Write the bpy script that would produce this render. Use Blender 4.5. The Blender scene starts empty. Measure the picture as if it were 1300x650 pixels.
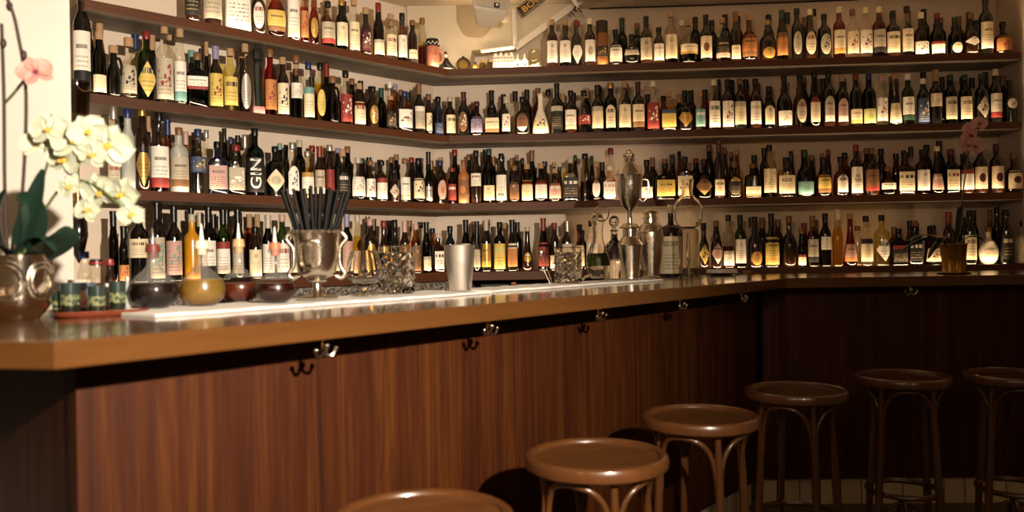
import bpy, bmesh, math, random
from mathutils import Vector, Matrix
random.seed(7)
PI = math.pi
scn = bpy.context.scene
COL = scn.collection

# ------------------------------------------------------------------ camera
FPX = 1050.0
CAM = Vector((0, 0, 1.25))
ROLL, PITCH = 0.016, 0.0019
F_ = Vector((0, math.cos(PITCH), -math.sin(PITCH)))
R0 = Vector((1, 0, 0)); U0 = Vector((0, math.sin(PITCH), math.cos(PITCH)))
R_ = R0 * math.cos(ROLL) - U0 * math.sin(ROLL)
U_ = R0 * math.sin(ROLL) + U0 * math.cos(ROLL)
cam_d = bpy.data.cameras.new('camera'); cam = bpy.data.objects.new('camera', cam_d); COL.objects.link(cam)
m = Matrix((R_, U_, -F_)).transposed().to_4x4(); m.translation = CAM
cam.matrix_world = m
cam_d.sensor_width = 36; cam_d.lens = 36 * FPX / 1300
cam_d.clip_start = 0.05
cam_d.dof.use_dof = True; cam_d.dof.focus_distance = 4.3; cam_d.dof.aperture_fstop = 2.6
scn.camera = cam
scn.view_settings.view_transform = 'Standard'; scn.view_settings.look = 'None'
scn.view_settings.gamma = 1; scn.view_settings.use_curve_mapping = False
scn.view_settings.exposure = 0.0
scn.cycles.transparent_max_bounces = 40
scn.cycles.max_bounces = 10
scn.cycles.sample_clamp_indirect = 4.0
scn.cycles.caustics_reflective = False; scn.cycles.caustics_refractive = False

def ray(px, py): return F_ * FPX + R_ * (px - 650) + U_ * (325 - py)
def at_d(px, py, d):
    r = ray(px, py); return CAM + r * (d / r.y)
def at_z(px, py, z):
    r = ray(px, py); return CAM + r * ((z - CAM.z) / r.z)
def on_plane(px, py, P, n):
    r = ray(px, py); t = (P - CAM).dot(n) / r.dot(n); return CAM + r * t

# ------------------------------------------------------------------ materials
MATS = {}
def srgb(h):
    if isinstance(h, str):
        v = [int(h[i:i+2], 16) / 255 for i in (0, 2, 4)]
    else: v = [c / 255 for c in h]
    return tuple((c / 12.92 if c <= .04045 else ((c + .055) / 1.055) ** 2.4) for c in v) + (1,)
class NT:
    def __init__(s, name):
        s.m = bpy.data.materials.new(name); s.m.use_nodes = True
        s.t = s.m.node_tree; s.n = s.t.nodes; s.l = s.t.links
        s.b = s.n['Principled BSDF']; s.out = s.n['Material Output']
    def link(s, a, b): s.l.new(a, b)
    def math(s, op, a, b=None, c=None):
        n = s.n.new('ShaderNodeMath'); n.operation = op
        for i, v in enumerate((a, b, c)):
            if v is None: continue
            if isinstance(v, (int, float)): n.inputs[i].default_value = v
            else: s.link(v, n.inputs[i])
        return n.outputs[0]
    def mix(s, fac, a, b):
        n = s.n.new('ShaderNodeMix'); n.data_type = 'RGBA'
        for i, v in ((0, fac), (6, a), (7, b)):
            if isinstance(v, (int, float)): n.inputs[i].default_value = v
            elif isinstance(v, tuple): n.inputs[i].default_value = v
            else: s.link(v, n.inputs[i])
        return n.outputs[2]
    def coord(s, k='Object'):
        return s.n.new('ShaderNodeTexCoord').outputs[k]
    def mapping(s, v, scale=(1, 1, 1), rot=(0, 0, 0), loc=(0, 0, 0)):
        n = s.n.new('ShaderNodeMapping'); s.link(v, n.inputs[0])
        n.inputs['Scale'].default_value = scale; n.inputs['Rotation'].default_value = rot; n.inputs['Location'].default_value = loc
        return n.outputs[0]
    def noise(s, v, scale=5, detail=4, rough=.55, dist=0):
        n = s.n.new('ShaderNodeTexNoise'); s.link(v, n.inputs['Vector'])
        n.inputs['Scale'].default_value = scale; n.inputs['Detail'].default_value = detail
        n.inputs['Roughness'].default_value = rough; n.inputs['Distortion'].default_value = dist
        return n.outputs['Fac']
    def ramp(s, f, stops):
        n = s.n.new('ShaderNodeValToRGB'); s.link(f, n.inputs[0])
        e = n.color_ramp.elements
        while len(e) < len(stops): e.new(.5)
        for i, (p, c) in enumerate(stops): e[i].position = p; e[i].color = c
        return n.outputs[0]
    def bump(s, h, strength=.2, dist=.01):
        n = s.n.new('ShaderNodeBump'); s.link(h, n.inputs['Height'])
        n.inputs['Strength'].default_value = strength; n.inputs['Distance'].default_value = dist
        s.link(n.outputs[0], s.b.inputs['Normal']); return n.outputs[0]

def solid(name, color, rough=.5, metal=0, coat=0, bumpy=0, spec=.5, var=.12):
    if name in MATS: return MATS[name]
    t = NT(name); c = srgb(color)
    nz = t.noise(t.coord(), 14, 3)
    d = tuple(x * (1 - var) for x in c[:3]) + (1,); u = tuple(min(1, x * (1 + var)) for x in c[:3]) + (1,)
    t.link(t.mix(nz, d, u), t.b.inputs['Base Color'])
    t.b.inputs['Roughness'].default_value = rough; t.b.inputs['Metallic'].default_value = metal
    t.b.inputs['Coat Weight'].default_value = coat; t.b.inputs['Specular IOR Level'].default_value = spec
    if bumpy: t.bump(t.noise(t.coord(), 60, 3), bumpy, .002)
    MATS[name] = t.m; return t.m

def wood(name, dark, light, scale=(1, 1, 1), rough=.35, coat=0, fine=60, contrast=.5, bump=.08, spec=.5):
    """grain runs along local Z of the mapping"""
    t = NT(name)
    co = t.coord('Object')
    v = t.mapping(co, scale)
    big = t.noise(v, 3.0, 6, .6, 1.2)
    fi = t.noise(t.mapping(co, tuple(s * 9 if s > .5 else s * 2 for s in scale)), 6, 3, .6)
    w = t.n.new('ShaderNodeTexWave'); w.wave_type = 'RINGS'; w.rings_direction = 'Z' if scale[2] < .5 else 'X'
    t.link(v, w.inputs[0]); w.inputs['Scale'].default_value = .9; w.inputs['Distortion'].default_value = 5; w.inputs['Detail'].default_value = 3
    f = t.math('ADD', t.math('MULTIPLY', big, .55), t.math('MULTIPLY', fi, .3))
    f = t.math('ADD', f, t.math('MULTIPLY', w.outputs['Fac'], .15))
    c = t.ramp(f, [(.5 - contrast / 2, srgb(dark)), (.5 + contrast / 2, srgb(light))])
    t.link(c, t.b.inputs['Base Color'])
    t.b.inputs['Roughness'].default_value = rough; t.b.inputs['Coat Weight'].default_value = coat
    t.b.inputs['Coat Roughness'].default_value = .08; t.b.inputs['Specular IOR Level'].default_value = spec
    t.bump(fi, bump, .003)
    return t.m

def thin_glass(name, color, top=None, fill=1.0, rough=.04, dens=.5, frost_haze=0.0, fcol=(.7, .72, .68, 1), edge_pow=3.0, refl=4.0, haze_from=None):
    """blown glass seen as a coloured transparent skin with reflections; liquid colour below FILL, bare glass above"""
    if name in MATS: return MATS[name]
    t = NT(name); t.n.remove(t.b)
    lw = t.n.new('ShaderNodeLayerWeight'); lw.inputs[0].default_value = .35
    c = srgb(color)
    if top is not None:
        gz = t.n.new('ShaderNodeSeparateXYZ'); t.link(t.coord('Generated'), gz.inputs[0])
        c = t.mix(t.math('GREATER_THAN', gz.outputs[2], fill), c, srgb(top))
    edge = t.n.new('ShaderNodeMix'); edge.data_type = 'RGBA'; edge.blend_type = 'MULTIPLY'
    t.link(t.math('POWER', lw.outputs['Facing'], edge_pow), edge.inputs[0])
    if isinstance(c, tuple): edge.inputs[6].default_value = c
    else: t.link(c, edge.inputs[6])
    k = 1 - dens; edge.inputs[7].default_value = (k, k, k, 1)
    tr = t.n.new('ShaderNodeBsdfTransparent'); t.link(edge.outputs[2], tr.inputs[0])
    base = tr.outputs[0]
    if frost_haze:
        df = t.n.new('ShaderNodeBsdfDiffuse'); df.inputs[0].default_value = fcol
        tl = t.n.new('ShaderNodeMixShader'); tl.inputs[0].default_value = frost_haze
        if haze_from is not None:   # diffuse haze painted above the liquid in place of glass highlights
            g3 = t.n.new('ShaderNodeSeparateXYZ'); t.link(t.coord('Generated'), g3.inputs[0]); t.link(t.math('MULTIPLY', t.math('GREATER_THAN', g3.outputs[2], haze_from), frost_haze), tl.inputs[0])
        t.link(base, tl.inputs[1]); t.link(df.outputs[0], tl.inputs[2]); base = tl.outputs[0]
    gl = t.n.new('ShaderNodeBsdfGlossy'); gl.inputs['Roughness'].default_value = rough
    mx = t.n.new('ShaderNodeMixShader')
    t.link(t.math('ADD', t.math('MULTIPLY', t.math('POWER', lw.outputs['Facing'], refl), .75), .05), mx.inputs[0])
    t.link(base, mx.inputs[1]); t.link(gl.outputs[0], mx.inputs[2])
    t.link(mx.outputs[0], t.out.inputs[0])
    MATS[name] = t.m; return t.m

def crystal(name, tint='FFFFFF', rough=0.0):
    if name in MATS: return MATS[name]
    t = NT(name); t.b.inputs['Base Color'].default_value = srgb(tint)
    t.b.inputs['Transmission Weight'].default_value = 1; t.b.inputs['Roughness'].default_value = rough; t.b.inputs['IOR'].default_value = 1.47
    t.bump(t.noise(t.coord(), 20, 2), .05, .001)
    MATS[name] = t.m; return t.m

def emit(name, color, s):
    t = NT(name); t.b.inputs['Base Color'].default_value = srgb(color)
    t.b.inputs['Emission Color'].default_value = srgb(color); t.b.inputs['Emission Strength'].default_value = s
    return t.m

PAL = dict(W='EFE8DA', C='E8D8B4', G='B9AE98', Y='D8BC62', O='BE7C46', R='8C3028', P='C49C90', D='1A1613', T='6C9A94', B='3A4868',
           S='B8B4AA', A='B8924C', L='8E86A8', N='7C5636', E='1F4030', K='0B0A0A', M='4A1820', c='AE8C66', w='F4F0EA', V='C4CC80')
WORDS = dict(W='white', C='cream', G='grey', Y='yellow', O='orange', R='red', P='pink', D='black', T='teal', B='blue', S='silver',
             A='gold', L='lilac', N='tan', E='green', K='black', M='maroon', c='cork', w='white', V='lime')
def label_mat(base, acc, style):
    key = f'label_{WORDS[base]}_{WORDS[acc]}_{style}'
    if key in MATS: return MATS[key]
    t = NT(key)
    uv = t.n.new('ShaderNodeSeparateXYZ'); t.link(t.coord('UV'), uv.inputs[0]); u, v = uv.outputs[0], uv.outputs[1]
    def band(x, a, b): return t.math('MULTIPLY', t.math('GREATER_THAN', x, a), t.math('LESS_THAN', x, b))
    rows = t.math('FRACT', t.math('MULTIPLY', v, 11 if style != 3 else 8))
    row = band(rows, .35, .7)
    cb = t.n.new('ShaderNodeCombineXYZ'); t.link(t.math('MULTIPLY', u, 26), cb.inputs[0]); t.link(t.math('FLOOR', t.math('MULTIPLY', v, 11)), cb.inputs[1])
    nz = t.noise(cb.outputs[0], 1.0, 2, .8)
    ink = t.math('MULTIPLY', t.math('MULTIPLY', row, t.math('GREATER_THAN', nz, .5)), t.math('MULTIPLY', band(u, .16, .84), band(v, .1, .55)))
    base_c = srgb(PAL[base]); acc_c = srgb(PAL[acc])
    ink_c = srgb('3A2A20') if base not in 'DKMEB' else srgb('BFA878')
    c = t.mix(t.math('MULTIPLY', ink, .75), base_c, ink_c)
    du = t.math('SUBTRACT', u, .5); 
    def disc(cv, ru, rv):
        dv = t.math('SUBTRACT', v, cv)
        return t.math('LESS_THAN', t.math('ADD', t.math('POWER', t.math('DIVIDE', du, ru), 2), t.math('POWER', t.math('DIVIDE', dv, rv), 2)), 1.0)
    if style == 0: c = t.mix(t.math('MULTIPLY', t.math('MULTIPLY', disc(.76, .1, .07), t.math('SUBTRACT', 1.0, disc(.76, .05, .035))), .8), c, acc_c)
    elif style == 1: c = t.mix(t.math('GREATER_THAN', v, .78), c, acc_c)
    elif style == 2:
        c = t.mix(t.math('LESS_THAN', v, .24), c, acc_c); c = t.mix(t.math('MULTIPLY', t.math('MULTIPLY', band(v, .66, .74), t.math('MULTIPLY', t.math('GREATER_THAN', t.noise(cb.outputs[0], 2.3, 1), .42), band(u, .22, .78))), .8), c, ink_c)
    elif style == 3:
        cb2 = t.n.new('ShaderNodeCombineXYZ'); t.link(t.math('MULTIPLY', u, 9), cb2.inputs[0])
        big = t.math('MULTIPLY', band(v, .66, .82), t.math('MULTIPLY', t.math('GREATER_THAN', t.noise(cb2.outputs[0], 1.6, 1), .47), band(u, .12, .88)))
        c = t.mix(big, c, acc_c)
    elif style == 4:
        vo = t.n.new('ShaderNodeTexVoronoi'); t.link(t.coord('UV'), vo.inputs['Vector']); vo.inputs['Scale'].default_value = 6
        pic = t.math('MULTIPLY', t.math('LESS_THAN', vo.outputs['Distance'], .42), t.math('MULTIPLY', band(v, .3, .85), band(u, .18, .82)))
        c = t.mix(pic, c, acc_c)
    elif style == 7: c = t.mix(0.0, base_c, base_c)
    elif style == 5:   # plain with a broad dark seal
        c = t.mix(disc(.5, .22, .2), base_c, acc_c)
    t.link(c, t.b.inputs['Base Color']); t.b.inputs['Roughness'].default_value = .6 if base not in 'SA' else .35
    if base in 'SA': t.b.inputs['Metallic'].default_value = .5
    MATS[key] = t.m; return t.m

def cap_mat(k):
    if k == 'R': return solid('cap_red', '7C2420', .35, 0, 0, 0, .5, .2)
    if k == 'B': return solid('cap_blue', '1E2E58', .35, 0, 0, 0, .5, .2)
    if k == 'O': return solid('cap_orange', 'B06A3C', .4, 0, 0, 0, .5, .2)
    metal = .8 if k in 'SA' else 0
    return solid('cap_' + WORDS[k] + ('_cork' if k == 'c' else ''), PAL[k], .35 if k != 'c' else .8, metal, 0, 0, .5, .2)

GL = {   # code: (words, material args)
 'cl': ('clear', dict(color='FAF8F2', dens=.5, rough=.06)),
 'ah': ('part-full', dict(color='A8571C', top='EDE8DC', fill=.45, dens=.7)),
 'dh': ('low-filled', dict(color='2A1008', top='EDE8DC', fill=.45, dens=.7)),
 'am': ('amber', dict(color='B5641E', top='C79A66', fill=.72, dens=.6)),
 'dk': ('dark', dict(color='3A1D0E', dens=.6)),
 'bk': ('black', dict(color='0C0A09', dens=.6)),
 'gd': ('dark green', dict(color='24301A', dens=.6)),
 'gr': ('green', dict(color='6E8A4A', dens=.6)),
 'ol': ('olive', dict(color='5A5224', dens=.6)),
 'ye': ('yellow', dict(color='E6C84A', top='F0ECD8', fill=.7, dens=.6)),
 'ys': ('pale yellow', dict(color='EFE6B0', dens=.7)),
 're': ('red', dict(color='B02A22', dens=.6)),
 'rd': ('dark red', dict(color='5A160C', dens=.6)),
 'or': ('orange', dict(color='D06A2C', top='EFE0CC', fill=.66, dens=.6)),
 'na': ('navy', dict(color='101828', dens=.6)),
 'te': ('teal', dict(color='1E5A58', dens=.6)),
}
def glass_mat(code):
    if code == 'fr': return thin_glass('glass_frosted', 'E8EAE0', None, 1, .25, .3, .45)
    if code == 'cr': return solid('ceramic_cream', 'EDE3CC', .25, 0, .3)
    if code == 'mu': return solid('enamel_mustard', 'C98A14', .25, 0, .5)
    if code == 'co': return solid('stoneware_copper', 'B06A3C', .3, 0, .4)
    if code == 'pk': return solid('ceramic_pink', 'D08A6A', .4)
    if code == 'cy': return solid('card_brown', '7A4A22', .6)
    if code in ('bk', 'dk', 'na'):  # nearly opaque glass
        t = 'glass_' + GL[code][0]
        if t in MATS: return MATS[t]
        mm = solid(t, {'bk': '0A0908', 'dk': '1E0E07', 'na': '0E1424'}[code], .07, 0, .35, 0, .5, .1); return mm
    w, a = GL[code]; return thin_glass('glass_' + w, **a)
def glass_word(code):
    return GL[code][0] if code in GL else dict(fr='frosted', cr='ceramic', mu='mustard', co='copper', pk='pink', cy='brown')[code]

# ------------------------------------------------------------------ mesh helpers
def new_obj(name, bm, mat, parent=None, smooth=True, loc=None):
    me = bpy.data.meshes.new(name)
    bmesh.ops.recalc_face_normals(bm, faces=bm.faces[:])
    bm.to_mesh(me); bm.free()
    for mm in (mat if isinstance(mat, (list, tuple)) else [mat]): me.materials.append(mm)
    if smooth:
        for p in me.polygons: p.use_smooth = True
        try: me.set_sharp_from_angle(angle=math.radians(40))
        except Exception: pass
    o = bpy.data.objects.new(name, me); COL.objects.link(o)
    if parent: o.parent = parent
    if loc is not None: o.location = loc
    return o
def empty(name, loc=(0, 0, 0), rz=0):
    o = bpy.data.objects.new(name, None); COL.objects.link(o); o.location = loc; o.rotation_euler = (0, 0, rz); o.empty_display_size = .05
    return o
def tag(o, label=None, cat=None, group=None, kind=None):
    if label: o['label'] = label
    if cat: o['category'] = cat
    if group: o['group'] = group
    if kind: o['kind'] = kind
    return o
def copy_tree(o, parent=None):
    c = o.copy(); COL.objects.link(c)
    if parent: c.parent = parent
    for ch in [x for x in o.children]: copy_tree(ch, c)
    return c
def rings_to_bm(bm, rings, close=True, cap0=True, cap1=True, mat=0):
    vs = [[bm.verts.new(p) for p in r] for r in rings]
    n = len(vs[0]); fs = []
    for a, b in zip(vs, vs[1:]):
        for i in range(n if close else n - 1):
            j = (i + 1) % n
            fs.append(bm.faces.new((a[i], a[j], b[j], b[i])))
    if cap0: fs.append(bm.faces.new(vs[0]))
    if cap1: fs.append(bm.faces.new(list(reversed(vs[-1]))))
    for f in fs: f.material_index = mat
    return vs
def lathe(bm, prof, n=24, c=(0, 0, 0), cap0=True, cap1=True, mat=0, axis=None):
    rings = []
    for z, r in prof:
        ring = []
        for i in range(n):
            a = 2 * PI * i / n
            p = Vector((max(r, 1e-5) * math.cos(a), max(r, 1e-5) * math.sin(a), z))
            if axis is not None: p = axis @ p
            ring.append(p + Vector(c))
        rings.append(ring)
    return rings_to_bm(bm, rings, True, cap0, cap1, mat)
def lathe_bm(prof, n=24, **k):
    bm = bmesh.new(); lathe(bm, prof, n, **k); return bm
def box(bm, c, s, rot=None, bevel=0, mat=0):
    r = bmesh.ops.create_cube(bm, size=1)
    vs = r['verts']
    for v in vs:
        p = Vector((v.co.x * s[0], v.co.y * s[1], v.co.z * s[2]))
        if rot is not None: p = rot @ p
        v.co = p + Vector(c)
    fs = set(f for v in vs for f in v.link_faces)
    for f in fs: f.material_index = mat
    if bevel:
        es = list(set(e for v in vs for e in v.link_edges))
        bmesh.ops.bevel(bm, geom=es, offset=bevel, segments=2, profile=.5, affect='EDGES')
def prism(bm, poly, z0, z1, bevel=0):
    a = [bm.verts.new((p[0], p[1], z0)) for p in poly]; b = [bm.verts.new((p[0], p[1], z1)) for p in poly]
    n = len(poly)
    bm.faces.new(a); bm.faces.new(list(reversed(b)))
    for i in range(n): bm.faces.new((a[i], a[(i + 1) % n], b[(i + 1) % n], b[i]))
    if bevel:
        es = [e for e in bm.edges if abs(e.verts[0].co.z - e.verts[1].co.z) < 1e-6]
        bmesh.ops.bevel(bm, geom=es, offset=bevel, segments=2, profile=.5, affect='EDGES')
def frame_path(pts):
    pts = [Vector(p) for p in pts]; out = []
    t0 = (pts[1] - pts[0]).normalized()
    up = Vector((0, 0, 1)) if abs(t0.z) < .9 else Vector((1, 0, 0))
    n = (up - t0 * up.dot(t0)).normalized()
    for i, p in enumerate(pts):
        t = ((pts[min(i + 1, len(pts) - 1)] - pts[max(i - 1, 0)])).normalized()
        n = (n - t * n.dot(t)); n = n.normalized() if n.length > 1e-6 else Vector((1, 0, 0))
        out.append((p, t, n, t.cross(n)))
    return out
def tube(bm, pts, r, n=8, cap=True, mat=0, flat=1.0):
    fr = frame_path(pts); rings = []
    for i, (p, t, a, b) in enumerate(fr):
        rr = r[i] if isinstance(r, (list, tuple)) else r
        rings.append([p + a * (rr * math.cos(2 * PI * k / n)) * flat + b * (rr * math.sin(2 * PI * k / n)) for k in range(n)])
    rings_to_bm(bm, rings, True, cap, cap, mat)
def smooth_path(pts, n=6):
    pts = [Vector(p) for p in pts]; P = [pts[0] * 2 - pts[1]] + pts + [pts[-1] * 2 - pts[-2]]; out = []
    for i in range(1, len(P) - 2):
        p0, p1, p2, p3 = P[i - 1:i + 3]
        for k in range(n):
            t = k / n
            out.append(.5 * ((2 * p1) + (p2 - p0) * t + (2 * p0 - 5 * p1 + 4 * p2 - p3) * t * t + (3 * p1 - p0 - 3 * p2 + p3) * t ** 3))
    out.append(pts[-1]); return out
def torus(bm, c, R, r, n=32, k=10, rot=None, sz=1.0, mat=0):
    rings = []
    for i in range(n):
        a = 2 * PI * i / n; ring = []
        for j in range(k):
            b = 2 * PI * j / k
            p = Vector(((R + r * math.cos(b)) * math.cos(a), (R + r * math.cos(b)) * math.sin(a), r * sz * math.sin(b)))
            if rot is not None: p = rot @ p
            ring.append(bm.verts.new(p + Vector(c)))
        rings.append(ring)
    for i in range(n):
        A, B = rings[i], rings[(i + 1) % n]
        for j in range(k):
            f = bm.faces.new((A[j], A[(j + 1) % k], B[(j + 1) % k], B[j])); f.material_index = mat
def text_mesh(name, s, mat, parent, width, height, wrap_r=None, zc=0, y=0, xc=0, vertical=False, squash=True):
    cu = bpy.data.curves.new(name, 'FONT'); cu.body = s; cu.align_x = 'CENTER'; cu.align_y = 'CENTER'; cu.extrude = 0.0; cu.offset = .012
    cu.resolution_u = 3
    tmp = bpy.data.objects.new('tmp', cu); COL.objects.link(tmp)
    bpy.context.view_layer.update()
    me = bpy.data.meshes.new_from_object(tmp.evaluated_get(bpy.context.evaluated_depsgraph_get()))
    bpy.data.objects.remove(tmp)
    if wrap_r:
        b_ = bmesh.new(); b_.from_mesh(me); bmesh.ops.triangulate(b_, faces=b_.faces[:]); bmesh.ops.subdivide_edges(b_, edges=b_.edges[:], cuts=3); b_.to_mesh(me); b_.free()
    xs = [v.co.x for v in me.vertices]; ys = [v.co.y for v in me.vertices]
    w, h = max(xs) - min(xs), max(ys) - min(ys); cx, cy = (max(xs) + min(xs)) / 2, (max(ys) + min(ys)) / 2
    for v in me.vertices:
        a = (v.co.x - cx) / w * width; b = (v.co.y - cy) / h * height
        if vertical: a, b = -b, a
        X, Z = a + xc, b + zc
        if wrap_r:
            th = X / wrap_r; v.co = (wrap_r * math.sin(th), -wrap_r * math.cos(th), Z)
        else: v.co = (X, y, Z)
    me.materials.clear(); me.materials.append(mat)
    o = bpy.data.objects.new(name, me); COL.objects.link(o); o.parent = parent
    return o

# ------------------------------------------------------------------ geometry of the place
ZF = 0.0; ZBAR = 1.12; TH = .047; EYE = 1.25
# shelves: front edge corner, directions
C = Vector((-.36, 4.88, 0))
dL = Vector((-.707, -.707, 0)); nL = Vector((-.707, .707, 0))     # along the side run, into the wall
dR = Vector((.998, -.063, 0)).normalized(); nR = Vector((.063, .998, 0)).normalized()
SH = .285; ST = .042
ZS = [2.350, 1.957, 1.557, 1.150]
def corner_off(off):   # point at distance off inside both runs
    # solve P = C + a*dL + off*nL = C + b*dR + off*nR
    A = dL; B = -dR; rhs = (nR - nL) * off
    det = A.x * B.y - A.y * B.x
    a = (rhs.x * B.y - rhs.y * B.x) / det
    return C + dL * a + nL * off
WC = corner_off(SH)
def shelf_hit(run, px, py, off):
    n = nL if run == 'L' else nR
    return on_plane(px, py, C + n * off, n)

# ------------------------------------------------------------------ setting materials
def plaster(name, c1, c2, bump=.1):
    t = NT(name); v = t.coord('Object')
    t.link(t.ramp(t.noise(v, 2.5, 5), [(.3, srgb(c1)), (.7, srgb(c2))]), t.b.inputs['Base Color'])
    t.b.inputs['Roughness'].default_value = .85; t.bump(t.noise(v, 30, 5), bump, .004); return t.m
M_wall = plaster('plaster_cream', 'D6C4B0', 'E0D0BE')
M_wall2 = plaster('plaster_white', 'E2DACE', 'ECE5DA', .06)
M_ceil = plaster('plaster_ceiling', 'CDBFA6', 'DACDB4')
M_shelf = wood('walnut_shelf', '3E1D09', '643410', (.25, 3, 3), .6, 0, contrast=.5)
M_under = wood('shelf_underside_lit', '6A5E52', '8E8274', (.25, 3, 3), .6, 0, contrast=.5)  # greyer, lighter underside wood: light from below put into its colour
M_slab = wood('oak_bar_top', '45260F', '62401F', (.3, 4, 4), .2, .6, contrast=.6, bump=.03)
def veneer():
    t = NT('mahogany_veneer'); v = t.coord('Object')
    a = t.noise(t.mapping(v, (9, 9, .55)), 1.6, 7, .62, 1.4); b = t.noise(t.mapping(v, (160, 160, 3)), 1.0, 4, .6); c_ = t.noise(t.mapping(v, (40, 40, .9)), 1.0, 5, .65, .4)
    f = t.math('ADD', t.math('ADD', t.math('MULTIPLY', a, .45), t.math('MULTIPLY', b, .2)), t.math('MULTIPLY', c_, .35))
    t.link(t.ramp(f, [(.36, srgb('260F04')), (.5, srgb('3C1B08')), (.66, srgb('56300F'))]), t.b.inputs['Base Color'])
    t.b.inputs['Roughness'].default_value = .55; t.b.inputs['Specular IOR Level'].default_value = .2; t.bump(b, .05, .002); return t.m
M_panel = veneer()
M_black = solid('black_lacquer', '0E0B09', .4)
M_stool = wood('bentwood_beech', '40240E', '623C1E', (3, 3, .4), .28, .5, contrast=.6, bump=.02)
M_seat = wood('stool_seat_ply', '3E2410', '6A4222', (5, .5, 5), .25, .5, contrast=.5, bump=.02)
M_chrome = solid('chrome', 'D8D4CC', .12, 1)
M_silver = solid('worn_silver', 'DCD2C0', .2, 1, 0, .5)
M_silver2 = solid('bright_silver', 'E8DECE', .14, 1, 0, .2)
M_steel = solid('brushed_steel', 'E0D8CC', .42, 1, 0, .1)
M_brass = solid('brass', 'B88A44', .22, 1)
M_gold = solid('gold_paint', 'C8A050', .35, .7)
M_white = solid('white_ceramic', 'F0EAE0', .3, 0, .3)
M_cloth = solid('white_terry', 'EFEAE2', .95, 0, 0, .6)
M_ink = solid('ink_black', '17120E', .6)
M_inkw = solid('ink_white', 'F2EEE4', .5)
M_leaf = solid('leaf_green', '182C22', .35, 0, .2)
M_stem = solid('stem_green', '4E5A30', .5)
M_stake = solid('stake_brown', '2E1C12', .6)

def wall_poly(name, pts, z0, z1, mat, th=None):
    bm = bmesh.new(); prism(bm, pts, z0, z1); o = new_obj(name, bm, mat, smooth=False); o['kind'] = 'structure'; return o
ZC = 2.76
# floor, ceiling
def tiles_mat():
    t = NT('floor_tiles'); v = t.coord('Object')
    br = t.n.new('ShaderNodeTexBrick'); t.link(v, br.inputs['Vector']); br.inputs['Scale'].default_value = 1.0
    br.offset = 0; br.inputs['Brick Width'].default_value = .3; br.inputs['Row Height'].default_value = .3; br.inputs['Mortar Size'].default_value = .006
    br.inputs['Color1'].default_value = srgb('6A5A4A'); br.inputs['Color2'].default_value = srgb('74624E'); br.inputs['Mortar'].default_value = srgb('2C241C')
    t.link(br.outputs[0], t.b.inputs['Base Color']); t.b.inputs['Roughness'].default_value = .5; return t.m
wall_poly('floor', [(-4, -2), (4.5, -2), (4.5, 7), (-4, 7)], -.05, 0, tiles_mat())
wall_poly('ceiling', [(-4, -2), (4.5, -2), (4.5, 7), (-4, 7)], ZC, ZC + .06, M_ceil)
# walls behind the shelves
LL = 2.9; RL = 3.27
wl_end = C + dL * LL + nL * SH; wr_end = C + dR * RL + nR * SH
W_out = corner_off(SH + .12)
wall_poly('wall_left', [WC[:2], W_out[:2], (wl_end + nL * .12)[:2], wl_end[:2]], 0, ZC, M_wall)
wall_poly('wall_back', [WC[:2], wr_end[:2], (wr_end + nR * .12)[:2], W_out[:2]], 0, ZC, M_wall)
wall_poly('wall_right', [(wr_end + nR * .12)[:2], wr_end[:2], (wr_end + Vector((0.03, -4, 0)))[:2], (wr_end + Vector((.15, -4, 0)))[:2]], 0, ZC, M_wall)
wall_poly('wall_front', [(-4, -2.1), (4.5, -2.1), (4.5, -2.0), (-4, -2.0)], 0, ZC, M_wall)
# plastered pier beside the counter
pr = at_z(93, 386, ZBAR); pier_y = 2.46; px_r = at_d(93, 300, pier_y).x
wall_poly('wall_pier', [(-3.2, pier_y), (px_r, pier_y), (at_d(90, 300, pier_y + .28).x, pier_y + .28), (-3.2, pier_y + .28)], 0, ZC, M_wall2)

# sloping bulkhead under the ceiling in the corner
def poly_px(pts, d): return [at_d(x, y, d) for x, y in pts]
def slab_from(pts, back, name, mat, kind=None, parent=None):
    bm = bmesh.new(); a = [bm.verts.new(p) for p in pts]; b = [bm.verts.new(p + back) for p in pts]; n = len(pts)
    bm.faces.new(a); bm.faces.new(list(reversed(b)))
    for i in range(n): bm.faces.new((a[i], a[(i + 1) % n], b[(i + 1) % n], b[i]))
    o = new_obj(name, bm, mat, parent, smooth=False)
    if kind: o['kind'] = kind
    return o
bd = 5.0
slab_from([at_d(594, 89, bd), at_d(599, 64, bd), at_d(655, 58, bd), at_d(752, -12, bd), at_d(516, -12, bd), at_d(518, 89, bd)], Vector((.02, .2, 0)), 'trim_1', M_ceil, 'structure')
bm = bmesh.new()
p0, p1 = at_d(655, 60, bd - .012), at_d(752, -10, bd - .012)
dd = (p1 - p0).normalized(); nn = Vector((0, 1, 0)).cross(dd)
rot = Matrix((dd, Vector((0, 1, 0)), nn)).transposed()
box(bm, (p0 + p1) / 2, ((p1 - p0).length, .02, .028), rot, .004)
o = new_obj('trim_2', bm, M_wall2, smooth=False); o['kind'] = 'structure'
bm = bmesh.new(); tube(bm, [at_d(653, 12, bd - .02), at_d(654, 58, bd - .02)], .016, 12)
tag(new_obj('conduit_pipe', bm, M_wall2), 'thin white vertical pipe above the corner of the top shelf', 'pipe')
# small lamp at the low end of the bulkhead
t_l = empty('corner_lamp', at_d(632, 66, bd - .05))
tag(t_l, 'small glowing strip lamp under the sloping bulkhead in the shelf corner', 'lamp')
bm = bmesh.new(); a0 = at_d(612, 66.5, bd - .05) - t_l.location; a1 = at_d(652, 61, bd - .05) - t_l.location
tube(bm, [a0, a1], [.002, .006], 8); new_obj('tube', bm, emit('lamp_glow', 'FFE2A8', 14), t_l)
bm = bmesh.new(); tube(bm, [a0 + Vector((-.01, .02, .012)), a1 + Vector((.01, .02, .012))], .01, 6); new_obj('housing', bm, M_wall2, t_l)

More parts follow.
